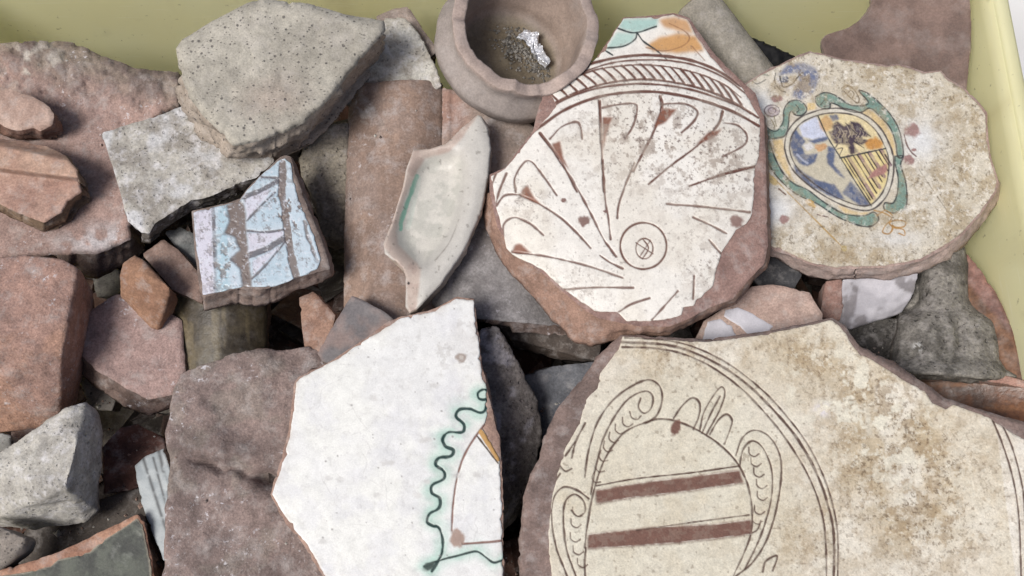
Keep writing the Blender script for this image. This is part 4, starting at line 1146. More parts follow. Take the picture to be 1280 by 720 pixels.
def shield_face():
    ol = [(927, 110), (953, 93), (975, 82), (999, 71), (1013, 66), (1028, 69), (1055, 76), (1088, 80), (1109, 84), (1122, 82), (1138, 86), (1156, 92), (1175, 90), (1183, 99), (1203, 111), (1220, 128), (1232, 143), (1233, 177), (1238, 203), (1246, 227), (1244, 238), (1224, 266), (1203, 290), (1182, 306), (1150, 324), (1105, 332), (1047, 334), (1013, 328), (987, 316), (964, 308), (938, 296), (928, 200)]
    c = Canvas(ol, 0.75, (206, 196, 176), 30)
    gr, dk, ye, bl, wh, mv = (122, 152, 140), (50, 56, 60), (222, 194, 138), (92, 104, 134), (224, 222, 222), (160, 124, 120)
    c.put(sstep(0.42, 0.6, c.noise(50)), (216, 208, 192), 0.8)
    # body dirt first, white patches stay
    clean = np.clip(c.gauss(1150, 175, 26, 26) + c.gauss(968, 262, 30, 22) + c.gauss(950, 130, 20, 16) + 0.6 * c.gauss(1120, 298, 30, 12), 0, 1)
    c.put(clean, (226, 228, 230), 0.9)
    # cartouche
    G1 = [(112, 450), (160, 492), (200, 495), (235, 440), (240, 370), (270, 325), (320, 313), (360, 335), (377, 370), (350, 402), (310, 402), (285, 380), (272, 400), (265, 470), (240, 530), (160, 550), (165, 600), (200, 690), (250, 770), (310, 820), (380, 850), (480, 925), (600, 995), (720, 1005), (780, 985), (808, 1030), (760, 1070), (680, 1062), (560, 1012), (440, 935), (330, 885), (260, 835), (190, 762), (140, 682), (112, 600)]
    G2 = [(430, 292), (480, 268), (540, 280), (600, 320), (650, 345), (720, 345), (745, 322), (690, 258), (740, 270), (800, 318), (870, 388), (922, 470), (948, 560), (955, 650), (922, 650), (910, 570), (880, 485), (830, 425), (760, 362), (700, 386), (620, 376), (560, 342), (520, 330), (512, 362), (460, 358), (430, 325)]
    G3 = [(905, 650), (955, 650), (940, 700), (965, 780), (978, 880), (965, 965), (900, 990), (845, 972), (845, 930), (895, 930), (920, 870), (925, 780), (908, 700)]
    for q in (G1, G2, G3):
        c.fill(S1(q), gr, soft=1, wear=0.06)
    for q in ([(170, 552), (236, 545), (242, 640), (282, 760), (312, 820), (250, 745), (195, 660)], [(740, 362), (830, 425), (890, 520), (918, 645), (890, 640), (860, 545), (800, 455), (715, 390)], [(380, 330), (425, 325), (440, 362), (380, 378)], [(560, 945), (680, 985), (760, 985), (700, 1010), (600, 990)]):
        c.fill(S1(q), ye, soft=1, wear=0.2)
    ring = [(243, 600), (250, 540), (275, 480), (330, 422), (420, 382), (520, 362), (640, 370), (740, 410), (820, 482), (870, 572), (895, 650), (898, 740), (880, 832), (840, 910), (770, 968), (690, 972), (580, 938), (470, 880), (370, 808), (300, 740), (262, 670)]
    c.fill(S1(ring), (214, 208, 192), smooth=True)
    inner = [(272, 600), (282, 540), (305, 495), (350, 445), (430, 408), (520, 390), (630, 396), (720, 432), (795, 500), (842, 585), (866, 655), (868, 740), (850, 825), (815, 890), (760, 940), (690, 945), (590, 912), (480, 855), (385, 785), (320, 720), (285, 655)]
    im = c.fill(S1(inner), (200, 192, 170), smooth=True)
    c.fill(S1([(330, 470), (430, 412), (470, 470), (498, 545), (400, 545), (350, 530)]), (206, 212, 232), soft=1)
    c.fill(S1([(440, 405), (530, 390), (650, 398), (740, 440), (800, 505), (845, 600), (580, 656), (510, 540), (470, 460)]), (226, 208, 158), soft=1, wear=0.2)
    c.spot(*S1([(785, 575)])[0], 11, 7, (204, 146, 70), wob=0.4); c.spot(*S1([(490, 455)])[0], 8, 9, (206, 160, 100), 0.8, wob=0.4); c.spot(*S1([(460, 595)])[0], 8, 5, (206, 150, 90), 0.8, wob=0.5)
    for q in ([(288, 510), (310, 488), (372, 560), (345, 590), (370, 640), (445, 632), (430, 680), (380, 715), (330, 690), (290, 640), (276, 570)], [(296, 700), (360, 745), (420, 785), (540, 820), (610, 905), (560, 905), (440, 855), (350, 792), (305, 740)], [(502, 590), (548, 600), (540, 700), (618, 788), (560, 755), (496, 690)], [(590, 870), (640, 795), (765, 948), (690, 942)], [(515, 405), (560, 395), (575, 430), (530, 440)], [(380, 555), (500, 530), (510, 550), (420, 575)]):
        c.fill(S1(q), bl, soft=1, wear=0.22)
    c.fill(S1([(350, 580), (400, 565), (420, 600), (380, 620)]), wh, 0.9, soft=1); c.line(S1([(320, 640), (350, 670), (380, 690)]), 3, (180, 186, 205), 0.8)
    # eagle
    c.fill(S1([(525, 465), (560, 438), (600, 470), (640, 438), (690, 450), (745, 512), (765, 532), (700, 532), (745, 560), (710, 582), (660, 572), (685, 622), (640, 642), (620, 585), (545, 575), (505, 505), (540, 490)]), (78, 66, 78), soft=1, wear=0.3, ws=5)
    for k in range(9):
        a = 560 + k * 20
        c.line(S1([(a, 470 + (k % 3) * 14), (a + 18, 500 + (k % 2) * 12), (a + 6, 535)]), 1.0, (196, 180, 160), 0.7)
    for q in ([(640, 440), (700, 490), (760, 530)], [(610, 450), (660, 500), (700, 530)], [(560, 580), (545, 610), (590, 600), (575, 640)], [(640, 600), (650, 640)], [(660, 560), (720, 600)]):
        c.line(S1(q), 1.1, (58, 52, 60))
    # stripes
    c.fill(S1([(580, 660), (850, 605), (868, 700), (850, 825), (795, 900), (762, 940)]), (226, 206, 142), soft=1)
    dirv = (0.53, 0.85)
    for k, (x0, y0) in enumerate(((598, 656), (625, 651), (655, 645), (690, 638), (722, 632), (752, 626), (790, 618), (822, 611), (846, 640))):
        ln = min(330 - k * 32, 300)
        w = 5.2 if k % 2 == 1 else 1.3
        q = [(x0, y0), (x0 + dirv[0] * ln * 0.5, y0 + dirv[1] * ln * 0.5), (x0 + dirv[0] * ln, y0 + dirv[1] * ln)]
        if k % 2 == 1: c.line(S1(q), 4.4, (140, 104, 122), 0.75, wear=0.4)
        c.line(S1([(p[0] - 12 * (k % 2), p[1]) for p in q]), 1.5, (58, 50, 52), 0.95)
    c.fill(S1([(738, 785), (770, 740), (860, 690), (858, 745), (790, 775)]), (172, 122, 116), soft=1)
    # outlines
    for q in (G1, G2, G3):
        c.line(S1(q + q[:1]), 1.8, dk, 0.95, wear=0.15)
    for q, w in ((ring + ring[:1], 2.0), (inner + inner[:1], 1.6)):
        c.line(S1(q), w, (72, 64, 64), 0.95)
    c.line(S1([(445, 410), (500, 530), (580, 660), (680, 820), (765, 948)]), 1.8, dk); c.line(S1([(575, 660), (700, 635), (850, 603)]), 1.6, dk)
    c.line(S1([(300, 400), (330, 370), (310, 340)]), 1.4, dk); c.line(S1([(460, 340), (490, 310), (520, 340), (480, 350)]), 1.4, dk)
    for q in ([(585, 240), (620, 225), (660, 250), (690, 300), (680, 330), (640, 300), (600, 260)], [(620, 275), (640, 255), (660, 275), (650, 300)]):
        c.line(S1(q), 1.4, (120, 104, 80))
    # helmet plume top left
    c.fill(S1([(200, 170), (260, 98), (350, 85), (430, 118), (455, 180), (410, 275), (340, 310), (290, 290), (300, 250), (335, 195), (320, 150), (230, 160)]), (118, 126, 152), soft=2, wear=0.3)
    c.fill(S1([(198, 180), (215, 235), (260, 262), (312, 225), (335, 178), (292, 215), (245, 232), (225, 190)]), wh, soft=1)
    c.line(S1([(190, 150), (185, 200), (215, 250), (250, 265)]), 1.4, dk); c.line(S1([(215, 170), (225, 210), (240, 235), (290, 215), (330, 165), (350, 150)]), 1.2, dk); c.spot(*S1([(245, 190)])[0], 5, 5, (104, 108, 122))
    c.line(S1([(45, 195), (80, 215), (130, 190)]), 1.2, dk, 0.7); c.line(S1([(60, 170), (110, 160), (150, 165)]), 1.5, (130, 140, 120), 0.7)
    # ornaments and spots
    t = np.linspace(0, 6.2832, 24)
    c.spot(*S1([(168, 378)])[0], 8, 6.5, (186, 170, 178), 0.8); c.line(S1(list(zip(168 + 45 * np.cos(t), 376 + 34 * np.sin(t)))), 1.2, (110, 96, 110)); c.line(S1(list(zip(168 + 22 * np.cos(t), 376 + 18 * np.sin(t)))), 1.0, (110, 96, 110))
    c.line(S1([(120, 400), (160, 425), (185, 470)]), 1.2, (120, 110, 70)); c.line(S1([(180, 410), (195, 470)]), 1.2, (120, 110, 70))
    for (x, y), rx, ry in (((243, 1029), 6, 5), ((1010, 495), 9.5, 8), ((197, 303), 7, 4.5), ((990, 672), 7, 6), ((1018, 612), 3, 2)):
        c.spot(*S1([(x, y)])[0], rx, ry, mv, 0.95, wob=0.35)
    c.line(S1([(962, 520), (975, 575), (1000, 620), (1032, 650)]), 1.6, (120, 96, 92)); c.line([(1149, 212), (1176, 252), (1197, 281)], 1.3, (120, 108, 92), 0.8, wear=0.3)
    c.line(S2([(120, 95), (280, 260), (440, 420), (600, 580)]), 1.6, (186, 148, 74), 0.9); c.spot(*S2([(400, 310)])[0], 9, 3.5, (206, 164, 84), 0.8, ang=0.7, wob=0.6); c.spot(*S2([(160, 160)])[0], 12, 4, (214, 184, 110), 0.8, ang=0.7); c.spot(*S2([(600, 580)])[0], 4, 4, (214, 190, 90), 0.7)
    c.line(S2([(210, 222), (250, 255)]), 2.0, (110, 78, 66)); c.line(S2([(440, 375), (500, 390)]), 1.6, (120, 96, 88))
    for q in ([(780, 350), (850, 370), (885, 400), (850, 440), (832, 480), (870, 490), (892, 455), (872, 425), (920, 408), (968, 420), (960, 448), (910, 452), (890, 440)], [(900, 455), (955, 465), (965, 500), (930, 488)], [(800, 380), (850, 350), (890, 380)]):
        c.line(S2(q), 1.6, (176, 128, 52), 0.95)
    # grime on top of everything
    car = inside(cr(S1(ring), 5, True), c.X, c.Y).astype(float)
    reg = np.clip(0.85 - clean - 0.7 * np.clip(2.2 * blur(car, 16 / 0.75), 0, 1), 0.08, 1)
    c.put(sstep(0.44, 0.66, c.noise(18, 6, 0.75)) * reg, (168, 148, 114), 0.8)
    c.put(sstep(0.58, 0.74, c.noise(4, 4, 0.8)) * reg, (110, 94, 72), 0.8)
    c.put(sstep(0.58, 0.72, c.noise(7, 5, 0.75)) * reg, (234, 228, 216), 0.85)
    c.put(sstep(0.5, 0.68, c.noise(40, 4)) * np.clip(c.gauss(1040, 315, 80, 18) + c.gauss(1195, 130, 40, 40) + c.gauss(1190, 250, 40, 40), 0, 1), (160, 136, 98), 0.55)
    c.hgt -= 0.18 * sstep(0.58, 0.70, c.noise(6, 3, 0.7)) * reg
    slab('painted_face', ol, pl_sh, 1.2, canvas=c, lift=0.8, mat='dirty_slip', parent=e, jag=1.2, jscale=7, edge=1.8, edge_h=0.4, wav=0.2, rings=2, bottom=False, side=(214, 202, 186))
shield_face()

# --- pieces between the dishes
pl_ps = Plane((950, 390), -22, 0.0, 0.06)
e = empty('slipware_sherd', P(950, 390, -36)); tag(e, 'small pink clay sherd with patches of white slip, above the striped coat-of-arms dish', 'sherd')
slab('clay_body', [(868, 425), (880, 402), (905, 385), (925, 370), (940, 358), (965, 355), (1012, 366), (1028, 392), (1030, 430), (950, 450), (870, 450)], pl_ps, 14, colf=lambda x, y: mottle(x, y, (206, 172, 158), (190, 156, 144), 30, 151), side=(150, 110, 96), h=2, parent=e, wav=0.2)
for ol in ([(907, 388), (922, 384), (940, 392), (966, 408), (960, 416), (940, 422), (925, 408), (905, 395)], [(884, 402), (900, 398), (915, 408), (922, 420), (895, 428), (878, 424)], [(925, 425), (935, 421), (945, 430), (930, 436)]):
    c = Canvas(ol, 1.2, (216, 214, 222), 33)
    slab('slip_patch', ol, pl_ps, 1.0, canvas=c, lift=0.6, mat='slip', parent=e, jag=1.2, jscale=7, edge=1.5, edge_h=0.3, wav=0.2, rings=2, bottom=False, side=(215, 210, 205))

o = slab('sherd', [(940, 350), (955, 310), (1000, 318), (1002, 345), (985, 372), (960, 366)], Plane((975, 340), -34), 10, colf=lambda x, y: mottle(x, y, (92, 92, 98), (76, 76, 82), 24, 153), side=(70, 68, 70), h=2.5)
tag(o, 'dark slate-grey sherd in the gap beside the shell-patterned sherd', 'sherd')

e = empty('glazed_sherd', P(1090, 375, -50)); tag(e, 'thick lavender-white glazed rim chunk with red clay end under the shield-painted dish', 'sherd')
def c_lw(V, C, nr):
    d = (sstep(0.52, 0.64, fbm3(V, 0.009, 4, 155)) * 0.75)[:, None]
    return C * (1 - d) + L((120, 112, 116)) * d
rock('glazed_rim', [(1052, 350, -26), (1100, 335, -24), (1148, 338, -24), (1148, 352, -24), (1142, 372, -30), (1128, 390, -38), (1090, 394, -38), (1062, 412, -40), (1050, 408, -40)], c1=(206, 202, 214), c2=(184, 180, 192), mat='slip', base=(12, 0.85), amp=((0.012, 1.0), (0.004, 0.4)), colf=c_lw, parent=e, voxel=1.0)
rock('clay_end', [(1032, 350, -28), (1054, 346, -25), (1054, 400, -38), (1044, 404, -42), (1024, 396, -42)], c1=(176, 132, 120), c2=(156, 116, 106), mat='clay', base=(10, 0.85), amp=((0.012, 0.8), (0.004, 0.4)), parent=e, voxel=1.0)

o = rock('dark_rock', [(1058, 412, -44), (1085, 398, -42), (1128, 396, -42), (1135, 440, -46), (1130, 470, -50), (1090, 455, -50)], c1=(86, 82, 78), c2=(70, 66, 64), mat='rough', base=(14, 0.85), amp=((0.01, 1.2), (0.004, 0.6)))
tag(o, 'dark grey lump in shade behind the edge of the large coat-of-arms dish', 'rock')

# --- grey moulded piece
e = empty('moulded_sherd', P(1190, 420, -50)); tag(e, 'dark grey encrusted pot shoulder on a thin pink clay edge by the right wall', 'sherd')
def h_mo(x, y):
    w = 32 + 40 * sstep(372, 412, y)
    u = (x - 1180 - 6 * sstep(380, 430, y)) / w
    h = 13 * (np.sqrt(np.clip(1 - u * u, 0.02, 1)) - 1) - 3.0 * np.exp(-((y - 384) / 9) ** 2)
    h += 3.5 * np.exp(-((x - 1160) / 22) ** 2 - ((y - 425) / 20) ** 2) - 3.5 * np.exp(-((x - 1200) / 6) ** 2 - ((y - 425) / 26) ** 2)
    h += 2.5 * np.exp(-((x - 1192) / 6) ** 2 - ((y - 424) / 6) ** 2) + 7 * sstep(440, 468, y) + 3 * np.exp(-((x - 1125) / 8) ** 2 - ((y - 438) / 14) ** 2)
    return h + 0.9 * (fbm(x, y, 16, 4, 161) - 0.5) * 2
def c_mo(x, y):
    c = mottle(x, y, (134, 128, 122), (100, 95, 90), 22, 163)
    w = (sstep(0.58, 0.7, fbm(x, y, 12, 4, 164)) * 0.5)[..., None]
    c = c * (1 - w) + L((156, 150, 142)) * w
    w = np.exp(-((x - 1147) / 5) ** 2 - ((y - 434) / 5) ** 2)[..., None] * (fbm(x, y, 5, 2, 165) > 0.4)[..., None]
    return c * (1 - w) + L((225, 225, 228)) * w
slab('pot_shoulder', [(1150, 320), (1180, 308), (1206, 308), (1210, 330), (1210, 372), (1222, 388), (1240, 400), (1247, 425), (1249, 450), (1258, 462), (1276, 472), (1230, 474), (1160, 468), (1128, 466), (1114, 462), (1116, 436), (1122, 412), (1124, 390), (1140, 372), (1148, 345)],
     Plane((1190, 400), -24, 0.12, -0.04), 14, colf=c_mo, hfun=h_mo, side=(110, 102, 96), mat='rough', h=1.6, jag=1.0, edge=5, edge_h=1.6, parent=e, wav=0.6)
slab('clay_edge', [(1122, 468), (1138, 460), (1152, 453), (1175, 460), (1220, 466), (1255, 468), (1282, 476), (1282, 486, 0, 4), (1262, 481, 0, 4), (1210, 474, 0, 4), (1140, 471, 0, 4)], Plane((1210, 470), -26, 0.14, 0), 5, colf=lambda x, y: mottle(x, y, (190, 140, 126), (170, 122, 110), 20, 167), side=(150, 112, 100), h=1.6, parent=e, edge=2)

# --- brown glazed bowl piece under it and red piece by the wall
def c_brn(x, y):
    c = mottle(x, y, (124, 70, 26), (86, 48, 20), 30, 171)
    s = (sstep(0.5, 0.66, fbm(x * 0.6, y * 3, 24, 4, 172)) * 0.6)[..., None]
    return c * (1 - s) + L((160, 98, 36)) * s
o = slab('glazed_bowl', [(1120, 455), (1180, 470), (1250, 478), (1284, 474), (1284, 548), (1262, 556), (1200, 540), (1130, 500)], Plane((1220, 505), -36, 0.6, 0.05), 8, colf=c_brn, hfun=lambda x, y: 0.0016 * (y - 500) ** 2, side=(150, 100, 80), mat='gloss', h=2.5)
tag(o, 'glossy amber brown glazed bowl piece under the dark grey moulded sherd', 'sherd')
def c_rw(x, y):
    c = mottle(x, y, (150, 104, 92), (126, 86, 76), 24, 173)
    m = sstep(-6, 4, (x - 1212) * 0.85 - (y - 340) * 0.75 + 12)[..., None]
    return mottle(x, y, (134, 88, 54), (106, 70, 46), 20, 174) * (1 - m) + c * m
o = slab('glazed_sherd', [(1196, 318), (1208, 316), (1228, 340), (1250, 375), (1258, 392), (1268, 420), (1280, 460), (1282, 478), (1250, 486), (1225, 430), (1205, 380)], Plane((1240, 400), -30, 0.7, 0.0), 8, colf=c_rw, side=(160, 112, 96), mat='gloss', h=2)
tag(o, 'reddish brown glazed sherd with pale broken edge leaning on the right wall', 'sherd')

# ================================================================== large coat-of-arms dish
DZ = Z(640, 400, 2.25); EZ = Z(960, 400, 2.25)
pl_big = Plane((950, 600), -1, 0.015, 0.03)
e = empty('slipware_dish', P(950, 600, -18)); tag(e, 'large cream slipware dish incised with a striped coat of arms inside triple rings', 'dish')
big_body = [(776, 418), (830, 421), (880, 424), (951, 415), (1009, 404), (1040, 397), (1056, 406), (1075, 434, 2, 2), (1130, 462, 2, 3), (1160, 482, 1, 4), (1182, 498), (1240, 516), (1282, 528), (1312, 556), (1328, 640), (1322, 780), (1200, 830), (900, 830), (690, 810), (652, 760), (648, 702), (650, 667), (654, 622), (662, 592), (674, 573), (679, 547), (699, 507), (729, 471), (752, 440)]
hbig = lambda x, y: 4.5 * sstep(250, 420, np.hypot(x - 900, (y - 680) * 1.05)) + 1.5 * sstep(150, 230, np.hypot(x - 870, y - 620)) * 0 - 6 * sstep(56, 8, np.hypot(x - 900, y - 680) * 0 + np.minimum(np.abs(x - (690 + (720 - y) * (720 - y) * 0.00045)) + 1e6 * (x > 760), 1e6))
hbig = lambda x, y: 4.5 * sstep(250, 420, np.hypot(x - 900, (y - 680) * 1.05))
slab('clay_body', big_body, pl_big, 16, colf=lambda x, y: mottle(x, y, (146, 120, 112), (126, 104, 98), 40, 181), hfun=lambda x, y: hbig(x, y) , side=(152, 122, 112), h=2.6, jag=1.6, wav=0.15, edge=7, edge_h=2.2, parent=e)
def big_face():
    ol = DZ([(312, 46), (430, 56), (540, 63), (700, 42), (830, 17), (895, 0)]) + EZ([(182, 2), (215, 30), (238, 75), (262, 98), (300, 118), (380, 168), (440, 200), (462, 235), (500, 250), (520, 238), (570, 256), (622, 274), (690, 322), (720, 335)]) + \
        [(1302, 575), (1318, 650), (1312, 780), (1200, 820), (900, 820), (705, 800)] + DZ([(112, 720), (104, 650), (103, 600), (112, 500), (130, 430), (150, 360), (190, 290), (208, 225), (240, 192), (248, 150), (262, 132), (300, 82)])
    c = Canvas(ol, 1.0, (228, 220, 203), 40)
    BK = (90, 66, 56)
    c.put(sstep(0.4, 0.62, c.noise(60)), (212, 200, 176), 0.6)
    med = np.clip(1.25 - np.hypot((c.X - 840) / 150, (c.Y - 640) / 170), 0, 1)
    c.put(sstep(0.0, 0.5, med), (222, 216, 196), 0.8)
    c.put(sstep(1215, 1262, c.X + 0.0 * c.Y), (222, 212, 190), 0.7)
    c.put(sstep(0, 1, c.X - (1243 + (c.Y - 521) * 0.13)) * (c.Y > 500), (236, 230, 218), 0.8)
    # dirt
    reg = np.clip(1.0 * c.gauss(1120, 560, 90, 70) + 0.9 * c.gauss(1160, 650, 90, 70) + 0.7 * c.gauss(1010, 440, 60, 40) + 0.7 * c.gauss(850, 445, 70, 24) + 0.45 * c.gauss(1000, 680, 60, 60) + 0.5 * c.gauss(1090, 480, 60, 50) + 0.12, 0, 1)
    c.put(sstep(0.35, 0.65, c.noise(45, 5, 0.6)) * reg, (186, 164, 126), 0.72)
    c.put(sstep(0.47, 0.64, c.noise(16, 5, 0.7)) * reg, (156, 130, 92), 0.6)
    c.put(sstep(0.57, 0.72, c.noise(5, 4, 0.8)) * reg, (104, 82, 56), 0.7)
    c.put(sstep(0.54, 0.64, c.noise(22, 5, 0.65)) * np.clip(c.gauss(1040, 480, 70, 60) + c.gauss(1100, 540, 60, 60) + 0.5 * c.gauss(1180, 600, 70, 60) + 0.3 * c.gauss(1000, 660, 40, 50), 0, 1), (230, 224, 204), 0.9)
    c.put(sstep(0.60, 0.74, c.noise(6, 5, 0.75)) * np.clip(reg + 0.15, 0, 1), (230, 224, 206), 0.6)
    c.fill(DZ([(960, 350), (985, 320), (995, 400), (985, 440), (968, 420)]) if False else EZ([(270, 240), (285, 240), (292, 300), (300, 330), (275, 325)]), (228, 220, 200), 0.7, soft=2)
    c.put(c.gauss(1028, 512, 9, 8) * sstep(0.45, 0.6, c.noise(7)), (220, 214, 222), 0.9)
    c.put(sstep(0.45, 0.7, c.noise(30)) * np.clip(c.gauss(700, 640, 30, 80) + c.gauss(850, 640, 110, 90), 0, 1), (206, 194, 168), 0.6)
    c.put(sstep(0.78, 0.84, c.noise(5, 2)), (130, 112, 92), 0.45)
    # rings
    for q, w in (([(310, 76), (400, 79), (480, 95), (560, 131), (640, 188), (700, 248), (760, 320), (820, 412), (860, 502), (880, 590), (885, 720), (880, 800)], 2.0), ([(308, 62), (420, 68), (500, 87), (590, 130), (670, 188), (740, 258), (800, 330), (852, 420), (886, 510), (905, 600), (905, 720), (900, 800)], 2.6), ([(318, 50), (430, 56), (520, 79), (612, 125), (702, 195), (764, 260), (832, 350), (880, 448), (907, 540), (917, 620), (916, 720), (912, 800)], 1.8)):
        c.line(DZ(q), w * 1.25, BK, 0.95, depth=0.3, wear=0.3)
    for q in ([(628, 272), (660, 350), (690, 450), (706, 560), (712, 720), (712, 850)], [(652, 282), (682, 345), (706, 425), (722, 520), (728, 720), (728, 850)]):
        c.line(EZ(q), 2.2, BK, 0.95, depth=0.3)
    # shield and scrolls
    oval = [(205, 640), (212, 580), (230, 482), (262, 390), (312, 320), (370, 290), (420, 278), (482, 291), (550, 326), (602, 366), (640, 412), (665, 470), (676, 540), (672, 600), (655, 650), (625, 715), (590, 790)]
    sc = [oval, [(208, 640), (205, 700), (215, 790)],
          [(205, 442), (215, 370), (240, 290), (280, 230), (330, 190), (382, 168), (414, 184), (423, 220), (412, 260), (395, 280), (375, 290)], [(222, 490), (235, 420), (255, 340), (290, 270), (330, 220), (375, 200), (396, 215), (392, 247), (372, 262), (356, 245), (362, 220)],
          [(180, 800), (155, 720), (125, 640), (112, 560), (118, 500), (145, 470), (182, 478), (216, 502)], [(200, 790), (180, 720), (155, 650), (145, 570), (150, 512), (176, 490), (202, 510), (205, 540), (185, 552), (168, 535)],
          [(630, 380), (648, 332), (680, 310), (720, 325), (750, 370), (758, 430), (746, 520), (720, 610), (680, 678), (628, 722)], [(640, 412), (650, 365), (675, 340), (706, 360), (730, 420), (731, 490), (716, 560), (690, 630), (655, 700)], [(672, 600), (690, 590), (700, 565)],
          [(455, 276), (480, 240), (508, 219), (528, 234), (526, 270), (510, 308)], [(528, 312), (540, 260), (570, 208), (590, 188), (599, 205), (586, 250), (548, 320)], [(535, 318), (560, 262), (585, 215)], [(556, 322), (580, 282), (604, 265), (619, 282), (612, 312), (598, 348)],
          [(168, 388), (180, 342), (206, 290)], [(150, 382), (178, 342)], [(135, 410), (150, 425), (168, 418)], [(122, 452), (135, 432)], [(706, 708), (714, 678), (746, 664), (734, 705)]]
    for q in sc:
        c.line(DZ(q), 2.3, BK, 0.95, depth=0.35, wear=0.15, wob=0.5)
    for x, y, a in ((248, 415, 0.4), (258, 385, 0.4), (270, 358, 0.3), (286, 332, 0.2), (304, 308, 0.1), (325, 288, 0), (348, 268, -0.2), (238, 445, 0.5), (185, 540, 0), (180, 572, 0), (178, 612, 0), (186, 648, 0), (198, 684, 0),
                    (680, 372, 0), (686, 400, 0), (694, 430, 0), (702, 462, 0), (704, 495, 0), (696, 535, 0), (690, 562, 0)):
        q = [(-14, -14), (-12, 4), (2, 12), (15, 4)]
        ca, sa = math.cos(a), math.sin(a)
        c.line(DZ([(x + p[0] * ca - p[1] * sa, y + p[0] * sa + p[1] * ca) for p in q]), 1.6, BK, 0.9, depth=0.25)
    bar = (122, 88, 76)
    c.fill(DZ([(234, 478), (350, 458), (500, 440), (640, 420), (653, 459), (500, 482), (350, 500), (235, 519)]), bar, soft=1, depth=0.35, wear=0.08)
    c.fill(DZ([(213, 602), (400, 582), (560, 574), (674, 560), (673, 604), (500, 625), (350, 637), (211, 645)]), bar, soft=1, depth=0.35, wear=0.08)
    c.line(DZ([(238, 466), (350, 446), (500, 430), (636, 411)]), 2.0, BK, depth=0.2); c.line(DZ([(350, 592), (500, 570), (668, 548)]), 1.8, BK, depth=0.2, wear=0.3)
    for q in ([(236, 516), (350, 497), (500, 480), (652, 457)], [(236, 480), (350, 459), (500, 441), (640, 423)], [(211, 642), (350, 634), (500, 622), (673, 602)], [(213, 603), (400, 583), (560, 575), (674, 561)]):
        c.line(DZ(q), 0.8, (238, 232, 216), 0.6, wear=0.9, wob=0.6)
    p = DZ([(460, 302)])[0]; c.spot(p[0], p[1], 6, 11, bar, ang=0.45, wob=0.4)
    slab('slip_face', ol, pl_big, 1.2, canvas=c, lift=0.8, hfun=hbig, mat='dirty_slip', parent=e, jag=1.2, jscale=8, edge=1.8, edge_h=0.4, wav=0.2, rings=2, bottom=False, side=(222, 210, 190))
big_face()

